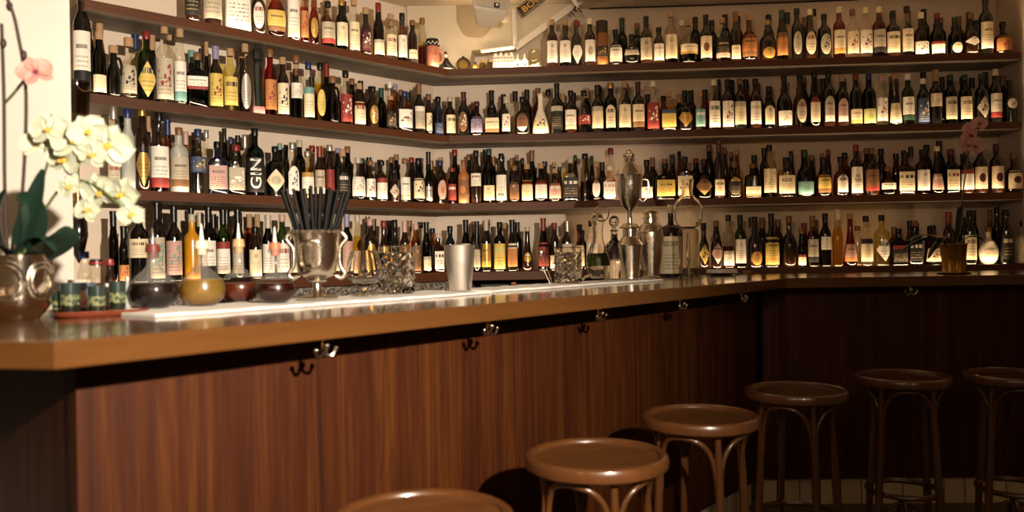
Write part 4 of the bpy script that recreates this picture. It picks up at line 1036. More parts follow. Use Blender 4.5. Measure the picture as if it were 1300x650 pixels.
flask(195, 61, 289, .62, solid('liquid_dark_bitters', '100604', .5, 0, 0, 0, .2), 'dark', 1.02, solid('stopper_maroon', '6A2A1E', .5), True, 'round glass flask of nearly black liquid with maroon stopper, beside tray')
flask(257, 58, 284, .59, liqmat('liquid_gold', 'C8A24A'), 'gold', 1.15, solid('stopper_cream', 'DDD0B8', .5), False, 'round glass flask of golden liquid with cream pour stopper')
flask(304, 50, 283, .655, liqmat('liquid_rose', '8A3A20'), 'rose', .95, solid('stopper_tan', 'C09A6A', .5), False, 'round glass flask of red-brown liquid with tan stopper, before a green bottle')
flask(350, 50, 288, .50, liqmat('liquid_ruby', '4A120C'), 'ruby', 1.0, solid('stopper_rust', 'B06A4A', .5), False, 'round glass flask of dark ruby liquid with rust stopper by silver cup')

# silver cup with straws
p = barpos(403, .53); p.z = ZT; h = hgt(p, 403, 291); R = wid(p, 58) / 2
o = empty('silver_cup', p, .2); tag(o, 'ornate silver goblet holding a fan of black straws', 'goblet')
bm = bmesh.new(); prof = [(0, R * .82), (h * .02, R * .84), (h * .05, R * .6), (h * .08, R * .28), (h * .14, R * .2), (h * .22, R * .17), (h * .26, R * .3), (h * .29, R * .34), (h * .33, R * .7), (h * .4, R * .84), (h * .6, R * .9), (h * .8, R * .95), (h * .92, R * 1.04), (h * .97, R * 1.1)]
vs = lathe(bm, prof, 48, cap1=False)
inner = [(h * .96, R * 1.06), (h * .8, R * .9), (h * .5, R * .84), (h * .36, R * .6)]
lathe(bm, inner, 48, cap0=False)
for i, v in enumerate(vs[-1]): v.co.z += h * .018 * math.cos(i * 2 * PI * 12 / 48); 
new_obj('bowl', bm, M_silver, o)
bm = bmesh.new(); torus(bm, (0, 0, h * .97), R * 1.08, .0035, 48, 8); 
for i in range(24):
    a = i * PI / 12; bmesh.ops.create_uvsphere(bm, u_segments=8, v_segments=6, radius=.0055, matrix=Matrix.Translation((R * 1.08 * math.cos(a), R * 1.08 * math.sin(a), h * .965)))
new_obj('beaded_rim', bm, M_silver, o)
bm = bmesh.new(); torus(bm, (0, 0, h * .27), R * .36, .005, 32, 8); new_obj('stem_ring', bm, M_silver, o)
bm = bmesh.new(); torus(bm, (0, 0, h * .025), R * .84, .004, 40, 8); new_obj('foot_ring', bm, M_silver, o)
for s in (-1, 1):
    bm = bmesh.new(); tube(bm, smooth_path([(s * R * 1.1, 0, h * .95), (s * R * 1.28, 0, h * .86), (s * R * 1.02, 0, h * .74), (s * R * .98, 0, h * .58), (s * R * 1.02, 0, h * .46), (s * R * 1.2, 0, h * .36), (s * R * 1.02, 0, h * .3), (s * R * .8, 0, h * .33)], 5), .0065, 10)
    new_obj('handle', bm, M_silver, o)
bm = bmesh.new()   # raised medallion panel on the front
def wall_r(z): 
    return rf_at([(a_, b_) for a_, b_ in prof], z)
ring = []
for i in range(36):
    a = 2 * PI * i / 36; s = math.copysign(abs(math.cos(a)) ** .6, math.cos(a)); t = math.copysign(abs(math.sin(a)) ** .6, math.sin(a))
    z = h * (.63 + .2 * t); th = -PI / 2 - .25 + s * .55; q = wall_r(z) + .003; ring.append((q * math.cos(th), q * math.sin(th), z))
tube(bm, ring + [ring[0]], .0035, 8); new_obj('medallion_frame', bm, M_silver, o)
straw0 = None; M_straw = solid('straw_black', '0C0A09', .6, 0, 0, 0, .3)
cen = p + Vector((0, 0, 0)); n_st = 44
for i in range(n_st):
    rg = random.Random(i); 
    a = 2 * PI * i / n_st * 1.0; rad = R * (.72 if i % 2 else .5)
    L_ = .225; base = Vector((rad * .35 * math.cos(a), rad * .35 * math.sin(a), h * .37))
    topz = hgt(p, 403, 238) + rg.uniform(-.004, .004); sx = .098 if i % 2 else .06
    tp = Vector((sx * math.cos(a), sx * .6 * math.sin(a), topz - .012 * abs(math.cos(a))))
    if straw0 is None:
        bm = bmesh.new(); n_ = 12; rings = []
        for q, zz in ((.0052, 0), (.0052, 1), (.0044, 1), (.0044, 0)): rings.append([(q * math.cos(2 * PI * k / n_), q * math.sin(2 * PI * k / n_), zz * .21) for k in range(n_)])
        rings_to_bm(bm, rings, cap0=False, cap1=False); s_ = new_obj('drinking_straw', bm, M_straw); straw0 = s_
    else: s_ = straw0.copy(); COL.objects.link(s_)
    dvec = (tp - base); s_.rotation_mode = 'QUATERNION'; s_.rotation_quaternion = dvec.to_track_quat('Z', 'Y'); s_.scale = (1, 1, dvec.length / .21)
    s_.location = cen + base
    tag(s_, 'black drinking straw standing in the ornate silver goblet', 'straw', 'black straws in the silver goblet')

# brandy snifter
p = barpos(463, .57); p.z = ZT; h = hgt(p, 463, 318); R = wid(p, 47) / 2
o = empty('snifter_glass', p); tag(o, 'round-bellied snifter glass between straw goblet and cut mixing glass', 'glass')
bm = bmesh.new(); lathe(bm, [(0, R * .72), (.003, R * .72), (.006, R * .3), (h * .1, R * .13), (h * .17, R * .14)] + hollow([(h * .2, R * .3), (h * .28, R * .72), (h * .42, R * .98), (h * .55, R * 1.0), (h * .75, R * .9), (h, R * .68)], .003), 36)
new_obj('bowl', bm, M_cut, o)

# cut crystal mixing glasses
def cut_glass(px, w, top, off, lab, handle=False):
    p = barpos(px, off); p.z = ZT; h = hgt(p, px, top); R = wid(p, w) / 2
    o = empty('mixing_glass', p); tag(o, lab, 'glass')
    bm = bmesh.new(); n = 22; rings = []; NZ = 8
    rings.append([(R * .86 * math.cos(2 * PI * i / n), R * .86 * math.sin(2 * PI * i / n), 0) for i in range(n)])
    for j in range(NZ + 1):
        z = h * (.03 + .80 * j / NZ); ring = []
        for i in range(n):
            q = R * (.93 + (.06 if (i + j) % 2 else -.06)); ring.append((q * math.cos(2 * PI * i / n), q * math.sin(2 * PI * i / n), z))
        rings.append(ring)
    for z, q in ((.86, .95), (.98, .97), (1.0, .96), (.99, .9), (.85, .87), (.3, .8), (.12, .74), (.1, .3)):
        rings.append([(R * q * math.cos(2 * PI * i / n), R * q * math.sin(2 * PI * i / n), h * z) for i in range(n)])
    rings_to_bm(bm, rings); new_obj('body', bm, M_cut, o, smooth=False); return p, h, R
cut_glass(504, 47, 312, .58, 'large diamond-cut crystal mixing glass next to the snifter')
pm, hm, Rm_ = cut_glass(722, 36, 314, .54, 'diamond-cut crystal mixing glass with tongs leaning beside it')
# tongs / bar spoons
for i, (x0, y0, x1, y1, lab) in enumerate(((688, 321, 702, 361, 'silver bar spoon leaning toward the crystal mixing glass, taller one'), (690, 341, 699, 361, 'short silver bar spoon crossing the taller one by the mixing glass'))):
    p = barpos(x1, .52); p.z = ZT; q = barpos(x0, .55); q.z = ZBAR + hgt(q, x0, y0) - 0
    o = empty('bar_spoon', p); tag(o, lab, 'spoon')
    v = q - p; bm = bmesh.new(); tube(bm, [Vector((0, 0, .003)), v], .0028, 8); new_obj('handle', bm, M_silver2, o)
    bm = bmesh.new(); bmesh.ops.create_uvsphere(bm, u_segments=12, v_segments=8, radius=.008, matrix=Matrix.Translation(v) @ Matrix.Diagonal((1, .5, 1.6, 1))); new_obj('bowl', bm, M_silver2, o)
# steel tin
p = barpos(584.5, .50); p.z = ZT; h = hgt(p, 584, 311); R = wid(p, 39) / 2
o = empty('shaker_tin', p); tag(o, 'tall brushed steel shaker tin, open-topped, alone on the towel', 'shaker')
bm = lathe_bm([(0, R * .7), (.004, R * .73), (h * .62, R * .92), (h * .63, R * .93), (h * .97, R * 1.0), (h, R * 1.03), (h * .995, R * .99), (h * .05, R * .69)], 48); new_obj('body', bm, M_steel, o)

# tall ewer with green liquid
p = barpos(760, .57); p.z = ZT; h = hgt(p, 760, 262); R = wid(p, 30) / 2
o = empty('glass_ewer', p); tag(o, 'tall glass ewer with green liquid on ornate silver feet', 'ewer')
pr_ = [(.012, R * .5), (.018, R * .8), (h * .18, R * 1.05), (h * .3, R * 1.02), (h * .4, R * .82), (h * .52, R * .5), (h * .64, R * .42), (h * .76, R * .5), (h * .8, R * .62), (h * .86, R * .5)]
new_obj('glass', lathe_bm(hollow(pr_), 28), M_cut, o)
new_obj('liquid', lathe_bm([(h * .2, R * 1.0), (h * .3, R * .98), (h * .37, R * .87)], 28), thin_glass('liquid_green', '66783E', dens=.4, frost_haze=.2, fcol=srgb('5C7A3A')), o)
bm = lathe_bm([(h * .84, R * .4), (h * .88, R * .48), (h * .92, R * .2)], 16); torus(bm, (R * .35, 0, h * .90), R * .62, .0035, 28, 8, Matrix.Rotation(PI / 2, 3, 'X')); new_obj('lid_ring', bm, M_silver2, o)
bm = bmesh.new()
for k in range(3):
    a = -PI / 2 + .4 + k * 2 * PI / 3; c_, s_ = math.cos(a), math.sin(a)
    tube(bm, smooth_path([(R * .5 * c_, R * .5 * s_, .022), (R * 1.0 * c_, R * 1.0 * s_, .02), (R * 1.35 * c_, R * 1.35 * s_, .006), (R * 1.6 * c_, R * 1.6 * s_, .008)], 4), .0055, 8)
torus(bm, (0, 0, .016), R * .6, .005, 28, 8); new_obj('foot_mount', bm, M_silver2, o)

# stoppered decanter
p = barpos(781, .60); p.z = ZT; h = hgt(p, 781, 273); R = wid(p, 27) / 2
o = empty('stoppered_decanter', p); tag(o, 'small glass decanter with round glass stopper by the silver shaker', 'decanter')
new_obj('body', lathe_bm([(0, R * .75), (.004, R * .85), (h * .2, R), (h * .42, R * .98), (h * .55, R * .7), (h * .62, R * .34), (h * .74, R * .3), (h * .76, R * .42), (h * .77, R * .3)], 12), M_cut, o)
bm = bmesh.new(); bmesh.ops.create_uvsphere(bm, u_segments=14, v_segments=10, radius=R * .5, matrix=Matrix.Translation((0, 0, h * .9)) @ Matrix.Diagonal((1, .6, 1.15, 1))); lathe(bm, [(h * .74, R * .2), (h * .82, R * .2)], 10)
new_obj('stopper', bm, M_cut, o)

# shaker carrying the trophy
p = barpos(801, .50); p.z = ZT; h = hgt(p, 801, 290); R = wid(p, 32) / 2
o = empty('silver_shaker', p); tag(o, 'narrow hammered silver cocktail shaker supporting the trophy cup', 'shaker')
new_obj('body', lathe_bm([(0, R * .62), (.005, R * .68), (h * .05, R * .66), (h * .5, R * .9), (h * .66, R * .98)], 36), M_silver, o)
new_obj('shoulder', lathe_bm([(h * .662, R * 1.0), (h * .68, R * 1.02), (h * .78, R * .78), (h * .84, R * .6)], 36), M_silver2, o)
new_obj('cap', lathe_bm([(h * .842, R * .58), (h * .98, R * .58), (h, R * .5)], 28), M_silver2, o)
pz = p.z + h
# trophy
q = Vector((p.x, p.y, pz + .0005)); 
o = empty('trophy_cup', q, .0); tag(o, 'silver two-handled trophy cup shaker balanced on top of the narrow shaker', 'trophy')
H2 = hgt(q, 806, 190); R2 = wid(q, 34) / 2
new_obj('foot', lathe_bm([(0, R2 * .78), (.004, R2 * .8), (.012, R2 * .62), (.02, R2 * .5), (.024, R2 * .2), (H2 * .2, R2 * .15), (H2 * .24, R2 * .26)], 32), M_silver, o)
new_obj('bowl', lathe_bm([(H2 * .235, R2 * .28), (H2 * .3, R2 * .58), (H2 * .42, R2 * .84), (H2 * .56, R2 * .98), (H2 * .66, R2 * 1.0), (H2 * .68, R2 * 1.05), (H2 * .69, R2 * .98)], 40), M_silver, o)
bm = lathe_bm([(H2 * .69, R2 * .96), (H2 * .73, R2 * .88), (H2 * .79, R2 * .6), (H2 * .84, R2 * .42), (H2 * .88, R2 * .46), (H2 * .9, R2 * .3), (H2 * .93, R2 * .2)], 32)
for k in range(6):
    a = k * PI / 3; bmesh.ops.create_uvsphere(bm, u_segments=10, v_segments=8, radius=R2 * .2, matrix=Matrix.Translation((R2 * .26 * math.cos(a), R2 * .26 * math.sin(a), H2 * .93)))
bmesh.ops.create_uvsphere(bm, u_segments=10, v_segments=8, radius=R2 * .22, matrix=Matrix.Translation((0, 0, H2 * .97))); new_obj('lid', bm, M_silver2, o)
for s in (1,):
    bm = bmesh.new(); tube(bm, smooth_path([(s * R2 * .95, 0, H2 * .62), (s * R2 * 1.4, 0, H2 * .6), (s * R2 * 1.42, 0, H2 * .44), (s * R2 * 1.05, 0, H2 * .34), (s * R2 * .72, 0, H2 * .37)], 5), .0045, 10); new_obj('handle', bm, M_silver2, o)

# big cobbler shaker
p = barpos(827, .47); p.z = ZT; h = hgt(p, 827, 265); R = wid(p, 33) / 2
o = empty('cobbler_shaker', p); tag(o, 'big dull silver cobbler shaker with small spout beside whiskey bottle', 'shaker')
new_obj('body', lathe_bm([(0, R * .62), (.006, R * .68), (.012, R * .6), (h * .3, R * .85), (h * .55, R * 1.0), (h * .66, R * 1.0)], 36), M_silver, o)
new_obj('shoulder', lathe_bm([(h * .662, R * 1.02), (h * .68, R * 1.0), (h * .76, R * .76), (h * .8, R * .5), (h * .85, R * .48)], 36), M_silver, o)
new_obj('cap', lathe_bm([(h * .852, R * .6), (h * .87, R * .6), (h * .88, R * .5), (h * .93, R * .47), (h * .94, R * .58), (h * .96, R * .56), (h, R * .3)], 28), M_silver2, o)
bm = bmesh.new(); tube(bm, [(R * .4, -R * .55, h * .68), (R * .62, -R * .95, h * .74)], [.012, .009], 12); new_obj('spout', bm, M_silver2, o)

# whiskey bottle
p = barpos(853, .63); p.z = ZBAR + .0005; h = hgt(p, 853, 260); R = wid(p, 30) / 2
o = make_bottle(R, h, 's', 'dk', 'CrfN6', 'C', 1); o.location = p; o.rotation_euler = (0, 0, -.2)
tag(o, 'dark whiskey bottle labelled OLD CROW standing on the counter', 'bottle')
text_mesh('lettering', 'OLD CROW', M_ink, o, R * 1.3, h * .07, wrap_r=R + .0018, zc=h * .46)

# globe carafe on a cylinder foot
p = barpos(875, .46); p.z = ZBAR + .0005; h = hgt(p, 872, 228); R = wid(p, 37) / 2
o = empty('globe_carafe', p); tag(o, 'tall clear glass carafe with round globe over a straight cylinder', 'carafe')
new_obj('globe', lathe_bm(hollow([(h * .50, R * .3), (h * .52, R * .72), (h * .58, R * .95), (h * .66, R * 1.0), (h * .74, R * .92), (h * .8, R * .68), (h * .84, R * .42), (h * .88, R * .36), (h * .97, R * .4), (h, R * .46)], .003), 36), M_cut, o)
new_obj('cylinder', lathe_bm([(0, R * .72), (.004, R * .76), (h * .02, R * .66), (h * .48, R * .68), (h * .505, R * .5)], 36), thin_glass('glass_smoky', 'E6E0D2', dens=.8, rough=.1, edge_pow=1.7, refl=2.2), o)
new_obj('stem', lathe_bm([(.004, R * .35), (h * .12, R * .12), (h * .3, R * .2), (h * .46, R * .1)], 20), M_cut, o)

# napkins on a plate
p = barpos(917, .50); p.z = ZBAR
o = empty('napkin_plate', p); tag(o, 'shallow dark plate under folded napkins on the counter', 'plate')
new_obj('plate', lathe_bm([(.0005, .05), (.004, .06), (.012, .085), (.013, .084), (.006, .055)], 36), solid('plate_dark', '4A3C2C', .3), o)
o = empty('folded_napkins', p + Vector((0, 0, .0135)), .5); tag(o, 'pile of folded cream paper napkins on the dark plate', 'napkins')
for k in range(3):
    bm = bmesh.new(); box(bm, (0, 0, .003 + k * .0062), (.125 - k * .004, .11, .0055), Matrix.Rotation(.06 * k, 3, 'Z'), .002); new_obj('napkin', bm, M_cloth, o)
p = barpos(949, .46); p.z = ZBAR + .0005; o = empty('small_dish', p); tag(o, 'tiny pale dish near the inner bend of the counter', 'dish')
new_obj('body', lathe_bm([(0, .018), (.008, .026), (.018, .03), (.0175, .028), (.008, .02)], 24), solid('dish_tan', 'A8805A', .5), o)

# tray with patterned tumblers
p = barpos(126, .61, 390); o = empty('serving_tray', p + Vector((0, 0, .0003)), .62); tag(o, 'reddish-brown rounded tray with patterned tumblers at the counter end', 'tray')
bm = bmesh.new(); pts = [Vector((.105 * math.copysign(abs(math.cos(a)) ** .5, math.cos(a)), .085 * math.copysign(abs(math.sin(a)) ** .5, math.sin(a)), 0)) for a in [2 * PI * i / 48 for i in range(48)]]
rings_to_bm(bm, [[q * k + Vector((0, 0, z)) for q in pts] for z, k in ((0, .95), (.004, 1), (.013, 1.02), (.0135, .99), (.006, .95))]); new_obj('body', bm, solid('tray_red_brown', '6E3420', .3, 0, .3), o)
def tum_mat(nm, c1):
    t = NT(nm); g = t.n.new('ShaderNodeSeparateXYZ'); t.link(t.coord('Generated'), g.inputs[0]); z = g.outputs[2]
    nz = t.noise(t.coord(), 55, 3, .6); leaf = t.ramp(nz, [(.42, srgb('1E3A34')), (.5, srgb('948F5C')), (.58, srgb('46584A'))])
    c = t.mix(t.math('GREATER_THAN', z, .62), leaf, srgb(c1)); t.link(c, t.b.inputs['Base Color']); t.b.inputs['Roughness'].default_value = .25
    t.link(t.math('MULTIPLY', t.math('LESS_THAN', t.math('ADD', z, t.math('MULTIPLY', nz, .15)), .36), .92), t.b.inputs['Transmission Weight']); return t.m
M_tum = tum_mat('tumbler_print', '28352F')
TL = ['green leaf-printed tumbler on the tray, nearest the white pier', 'green leaf-printed tumbler in the middle of the tray', 'green leaf-printed tumbler on the tray beside the dark flask', 'dark green tumbler half hidden at the pier end of the tray']
for i, (px, off, top, w) in enumerate(((89, .60, 359, 23), (123, .565, 363, 21), (149, .60, 357, 20), (74, .64, 370, 14))):
    p = barpos(px, off, 390); p.z = ZBAR + (.0068 if i < 3 else .0005); h = hgt(p, px, top); R = wid(p, w) / 2
    o = empty('tumbler', p); tag(o, TL[i], 'tumbler', 'leaf-printed tumblers by the tray')
    new_obj('body', lathe_bm([(0, R * .9), (.004, R * .95), (h, R), (h * .99, R * .93), (h * .08, R * .85)], 28), M_tum, o)
# small bottles behind the tray
SBL = ['small clear bottle with dark neck and red ring behind the tray', 'small pinkish bottle with red ring cap behind the tray', 'small clear bottle with navy blue cap against the pier', 'slim steel pourer between the tumbler and dark flask']
for i, (px, off, top, w, sh, gl, cap) in enumerate(((123, .685, 329, 22, 's', 'cl', 'K'), (140, .69, 329, 13, 's', 'am', 'R'), (108, .70, 319, 16, 's', 'cl', 'B'), (162, .66, 352, 8, 't', 'fr', 'S'))):
    p = barpos(px, off, 380); p.z = ZBAR + .0005; h = hgt(p, px, top); R = wid(p, w) / 2
    o = make_bottle(R, h, sh, gl, 'WrmR4' if i == 1 else '-', cap, i, 'small_bottle'); o.location = p; tag(o, SBL[i], 'bottle')
    if i < 2:
        nr = nfrac(R) * R * 1.3; bm = lathe_bm([(h * .9, nr), (h * .95, nr)], 16, cap0=False, cap1=False); new_obj('ring', bm, cap_mat('R'), o)
# blue carton behind the counter
p = at_d(104, 362, 2.38); o = empty('blue_carton', (p.x, p.y, ZBAR - .02), .2)
bm = bmesh.new(); box(bm, (0, 0, .045), (.055, .05, .085), None, .001); new_obj('box', bm, solid('carton_blue', '7A92C0', .6), o, False)
bm = bmesh.new(); box(bm, (0, 0, .093), (.06, .055, .01), None, .001); new_obj('lid', bm, M_white, o, False); tag(o, 'small blue carton with white lid behind the tray by the pier', 'box')
bm = bmesh.new(); prism(bm, [(A + dB * a_ + nB * b_)[:2] for a_, b_ in ((.44, .79), (1.0, .79), (1.0, 1.08), (.44, 1.08))], 0, ZBAR - .021, .003)
tag(new_obj('service_counter', bm, solid('counter_dark', '2A2018', .4), smooth=False), 'dark low service counter behind the bar end', 'counter')

# wall lamp partly hidden by the pier: glass chimney, brass rod, black drop
lx = at_d(98, 200, 2.62); o = empty('wall_lamp', (lx.x, lx.y, 0)); tag(o, 'slim lamp with glass chimney, brass rod and black drop beside the pier', 'lamp')
zz = lambda y: at_d(98, y, lx.y).z
bm = bmesh.new(); lathe(bm, [(zz(162), .03), (zz(160), .034), (zz(104), .042)], 28, cap0=True, cap1=False); new_obj('glass_chimney', bm, thin_glass('glass_brown_smoke', '8A7A68', dens=.6), o)
new_obj('inner_glass', lathe_bm([(zz(203), .012), (zz(200), .028), (zz(162), .036)], 24), M_cgt, o)
new_obj('rod', lathe_bm([(zz(268), .006), (zz(203), .006)], 12), M_brass, o)
new_obj('drop', lathe_bm([(zz(334), .002), (zz(322), .016), (zz(300), .028), (zz(282), .026), (zz(268), .008)], 24), solid('drop_black', '0C0808', .15, 0, .6), o)
bm = bmesh.new(); tube(bm, [(0, 0, zz(215)), (-.06, -.0, zz(215))], .007, 10); new_obj('wall_arm', bm, M_brass, o)

# ------------------------------------------------------------------ orchids
def petal(bm, L, W, rot, curl=.25, cup=.15, mat=0, n=5, m=8):
    top, bot = [], []
    for j in range(m + 1):
        t = j / m; w = W * (math.sin(PI * min(1, t * .93 + .06)) ** .75)
        row, rw2 = [], []
        for i in range(-n, n + 1):
            s = i / n; x = s * w; y = t * L; z = -curl * L * t * t + cup * W * (s * s) * 1.2 + .001
            row.append(rot @ Vector((x, y, z + .0006))); rw2.append(rot @ Vector((x, y, z - .0006)))
        top.append(row); bot.append(rw2)
    A_ = [[bm.verts.new(q) for q in r] for r in top]; B_ = [[bm.verts.new(q) for q in r] for r in bot]
    for j in range(m):
        for i in range(2 * n):
            bm.faces.new((A_[j][i], A_[j][i + 1], A_[j + 1][i + 1], A_[j + 1][i])).material_index = mat
            bm.faces.new((B_[j][i], B_[j + 1][i], B_[j + 1][i + 1], B_[j][i + 1])).material_index = mat
    for j in range(m):
        for G, i in ((0, 0), (0, 2 * n)): bm.faces.new((A_[j][i], A_[j + 1][i], B_[j + 1][i], B_[j][i])).material_index = mat
def petal_mat(name, c_in, c_out):
    t = NT(name); v = t.coord('Object'); ln = t.n.new('ShaderNodeVectorMath'); ln.operation = 'LENGTH'; t.link(v, ln.inputs[0])
    f = t.math('MULTIPLY', ln.outputs['Value'], 24)
    t.link(t.ramp(f, [(.08, srgb(c_in)), (.3, srgb(c_out))]), t.b.inputs['Base Color']); t.b.inputs['Roughness'].default_value = .55
    t.b.inputs['Subsurface Weight'].default_value = .15; t.b.inputs['Subsurface Scale'].default_value = .01
    return t.m
def flower(parent, loc, R, face, spin, m_pet, m_lip, sc=1):
    """loc relative to parent; face = direction the bloom looks"""
    bm = bmesh.new()
    Q = face.to_track_quat('Z', 'Y').to_matrix() @ Matrix.Rotation(spin, 3, 'Z')
    for k, (a, l, w) in enumerate(((0, .95, .36), (2.2, .95, .36), (-2.2, .95, .36), (1.25, 1.05, .62), (-1.25, 1.05, .62))):
        petal(bm, R * l, R * w, Matrix.Rotation(a, 3, 'Z') @ Matrix.Rotation(random.uniform(-.1, .15), 3, 'X'), .12, .18)
    o = new_obj('flower', bm, m_pet, parent); o.location = loc; o.rotation_mode = 'QUATERNION'; o.rotation_quaternion = Q.to_quaternion()
    bm = bmesh.new(); petal(bm, R * .4, R * .16, Matrix.Rotation(PI, 3, 'Z') @ Matrix.Rotation(.9, 3, 'X'), -.3, .4)
    bmesh.ops.create_uvsphere(bm, u_segments=10, v_segments=8, radius=R * .11, matrix=Matrix.Translation((0, 0, R * .08)) @ Matrix.Diagonal((1, 1, 1.5, 1)))
    c = new_obj('lip', bm, m_lip, o); return o
def leaf(parent, pts, W, mat, tw=0, name='leaf'):
    P = smooth_path(pts, 5); fr = frame_path(P); bm = bmesh.new(); rings = []; n = len(fr)
    for i, (p_, t_, a_, b_) in enumerate(fr):
        t = i / (n - 1); w = W * (math.sin(PI * (.08 + .9 * t)) ** .6); side = b_ * math.cos(tw) + a_ * math.sin(tw); up = t_.cross(side)
        rings.append([p_ + side * (s * w) + up * (abs(s) * w * .25 + e) for s, e in ((-1, 0), (-.5, .001), (0, .0015), (.5, .001), (1, 0), (.5, -.001), (0, -.0015), (-.5, -.001))])
    rings_to_bm(bm, rings); return new_obj(name, bm, mat, parent)

# left, in the silver pot
P0 = barpos(22, .60, 400); P0.z = ZBAR + .0005; dl = P0.y
o = empty('potted_orchid', P0); tag(o, 'white-green orchid with dark leaves in round silver pot at counter end', 'plant'); OL = o
def rel(x, y, d): return at_d(x, y, d) - P0
h = hgt(P0, 22, 324); R = wid(P0, 84) / 2
bm = lathe_bm([(0, R * .6), (h * .06, R * .66), (h * .12, R * .78), (h * .25, R * .93), (h * .6, R * .98), (h * .95, R * 1.0), (h, R * 1.02), (h * .98, R * .95), (h * .6, R * .9), (h * .55, .001)], 48)
pot = new_obj('pot', bm, M_silver2, o)
bm = bmesh.new()
for a0 in (-1.3, -2.4, -.3):
    for rr_ in (.24, .18):
        ring = []
        for i in range(28):
            a = 2 * PI * i / 28; z = h * (.6 + rr_ * 1.25 * math.sin(a)); th = a0 + rr_ * 1.9 * math.cos(a); q = R * .985 + .002; ring.append((q * math.cos(th), q * math.sin(th), z))
        tube(bm, ring + [ring[0]], .003, 6)
new_obj('medallion', bm, M_silver, pot)
bm = lathe_bm([(h * .8, .002), (h * .82, R * .9)], 32, cap0=False); new_obj('soil', bm, solid('moss_brown', '3A3020', .9, 0, 0, .8), o)
M_pw = petal_mat('petal_white_green', 'A8A858', 'BCC0A8'); M_pp = petal_mat('petal_pink', '9C4860', 'B88478'); M_lipy = solid('lip_yellow', 'D8A838', .5); M_lipp = solid('lip_magenta', '8A3040', .5)
for pts, W, tw in ((((20, 335), (30, 300), (42, 262), (55, 215)), .024, .9), (((25, 335), (55, 318), (80, 300), (84, 287)), .034, .3), (((15, 335), (5, 300), (0, 268), (8, 240)), .026, .8),
                   (((18, 335), (35, 310), (60, 300), (72, 318)), .026, 0), (((30, 335), (10, 315), (-10, 300), (-25, 310)), .03, .2), (((28, 338), (44, 290), (40, 258), (22, 248)), .026, .6)):
    ds = [dl, dl - .03, dl - .05, dl - .06]
    leaf(o, [rel(x, y, d) for (x, y), d in zip(pts, ds)], W, M_leaf, tw)
STM = [(((22, 330), (38, 275), (56, 222), (72, 178), (100, 165), (142, 178)), M_stem), (((26, 330), (60, 262), (82, 236), (108, 230), (138, 248), (168, 276)), M_stem), (((16, 330), (28, 250), (33, 120), (22, 40), (12, 5), (0, -15)), M_stake), (((10, 330), (6, 240), (5, 130), (2, 30)), M_stake), (((5, 132), (18, 118), (33, 100), (45, 95)), M_stem)]
for pts, m_ in STM:
    bm = bmesh.new(); tube(bm, smooth_path([rel(x, y, dl - .02 - .006 * i) for i, (x, y) in enumerate(pts)], 6), .0032 if m_ is M_stem else .0038, 8); new_obj('stem', bm, m_, o)
random.seed(11)
for i, (x, y, rp) in enumerate(((95, 181, 30), (83, 203, 27), (137, 185, 31), (62, 166, 24), (46, 183, 20), (112, 168, 24), (129, 244, 27), (155, 247, 24), (167, 273, 17), (112, 268, 19), (118, 198, 20), (88, 238, 16))):
    d = dl - .05 + random.uniform(-.025, .02)
    face = Vector((random.uniform(-.35, .45), -1, random.uniform(-.35, .25))).normalized()
    flower(o, rel(x, y, d), rp / FPX * d, face, random.uniform(-.5, .5), M_pw, M_lipy)
flower(o, rel(45, 92, dl - .06), 21 / FPX * dl, Vector((.5, -.8, .25)).normalized(), .4, M_pp, M_lipp)
for x, y in ((12, 8), (30, 70), (4, 55)):
    bm = bmesh.new(); bmesh.ops.create_uvsphere(bm, u_segments=10, v_segments=8, radius=.007, matrix=Matrix.Translation(rel(x, y, dl - .04)) @ Matrix.Diagonal((1, 1, 1.6, 1))); new_obj('bud', bm, M_stake, o)

# right, pink in a ribbed brass pot
P0 = barpos(1211, .25, 348, 'E'); P0.z = ZBAR + .0005; dl = P0.y
o = empty('potted_orchid', P0); tag(o, 'pink orchid on a tall bare stem in ribbed brass pot, far counter', 'plant')
h = hgt(P0, 1211, 309); R = wid(P0, 31) / 2
bm = bmesh.new(); n = 48; rings = []
for z, q, am in ((0, .8, 0), (.02, .82, .02), (.06, .8, .03), (.9, .97, .03), (.95, 1.04, 0), (1, 1.05, 0), (.98, .96, 0), (.7, .9, 0)):
    rings.append([(R * (q + am * (1 if i % 2 else -1)) * math.cos(2 * PI * i / n), R * (q + am * (1 if i % 2 else -1)) * math.sin(2 * PI * i / n), h * z) for i in range(n)])
rings_to_bm(bm, rings); new_obj('pot', bm, M_brass, o)
bm = lathe_bm([(0.0003, R * 1.2), (.004, R * 1.3), (.007, R * 1.32), (.006, R * 1.2)], 32); new_obj('saucer', bm, M_black, o)
bm = lathe_bm([(h * .85, .002), (h * .86, R * .92)], 24, cap0=False); new_obj('soil', bm, MATS['moss_brown'], o)
for pts, W, tw in ((((1208, 312), (1190, 300), (1168, 298), (1150, 306)), .02, .1), (((1210, 312), (1200, 300), (1186, 312), (1178, 328)), .022, .2), (((1212, 312), (1218, 290), (1220, 268), (1222, 262)), .024, 1.2), (((1214, 312), (1230, 300), (1242, 300), (1250, 306)), .018, .2), (((1208, 312), (1180, 302), (1160, 308), (1145, 318)), .014, .4)):
    leaf(o, [rel(x, y, dl - .01 * i) for i, (x, y) in enumerate(pts)], W, M_leaf, tw)
bm = bmesh.new(); tube(bm, smooth_path([rel(x, y, dl - .005 * i) for i, (x, y) in enumerate(((1211, 312), (1218, 280), (1223, 240), (1229, 200), (1234, 172), (1243, 158)))], 6), .0035, 8); new_obj('stem', bm, M_stem, o)
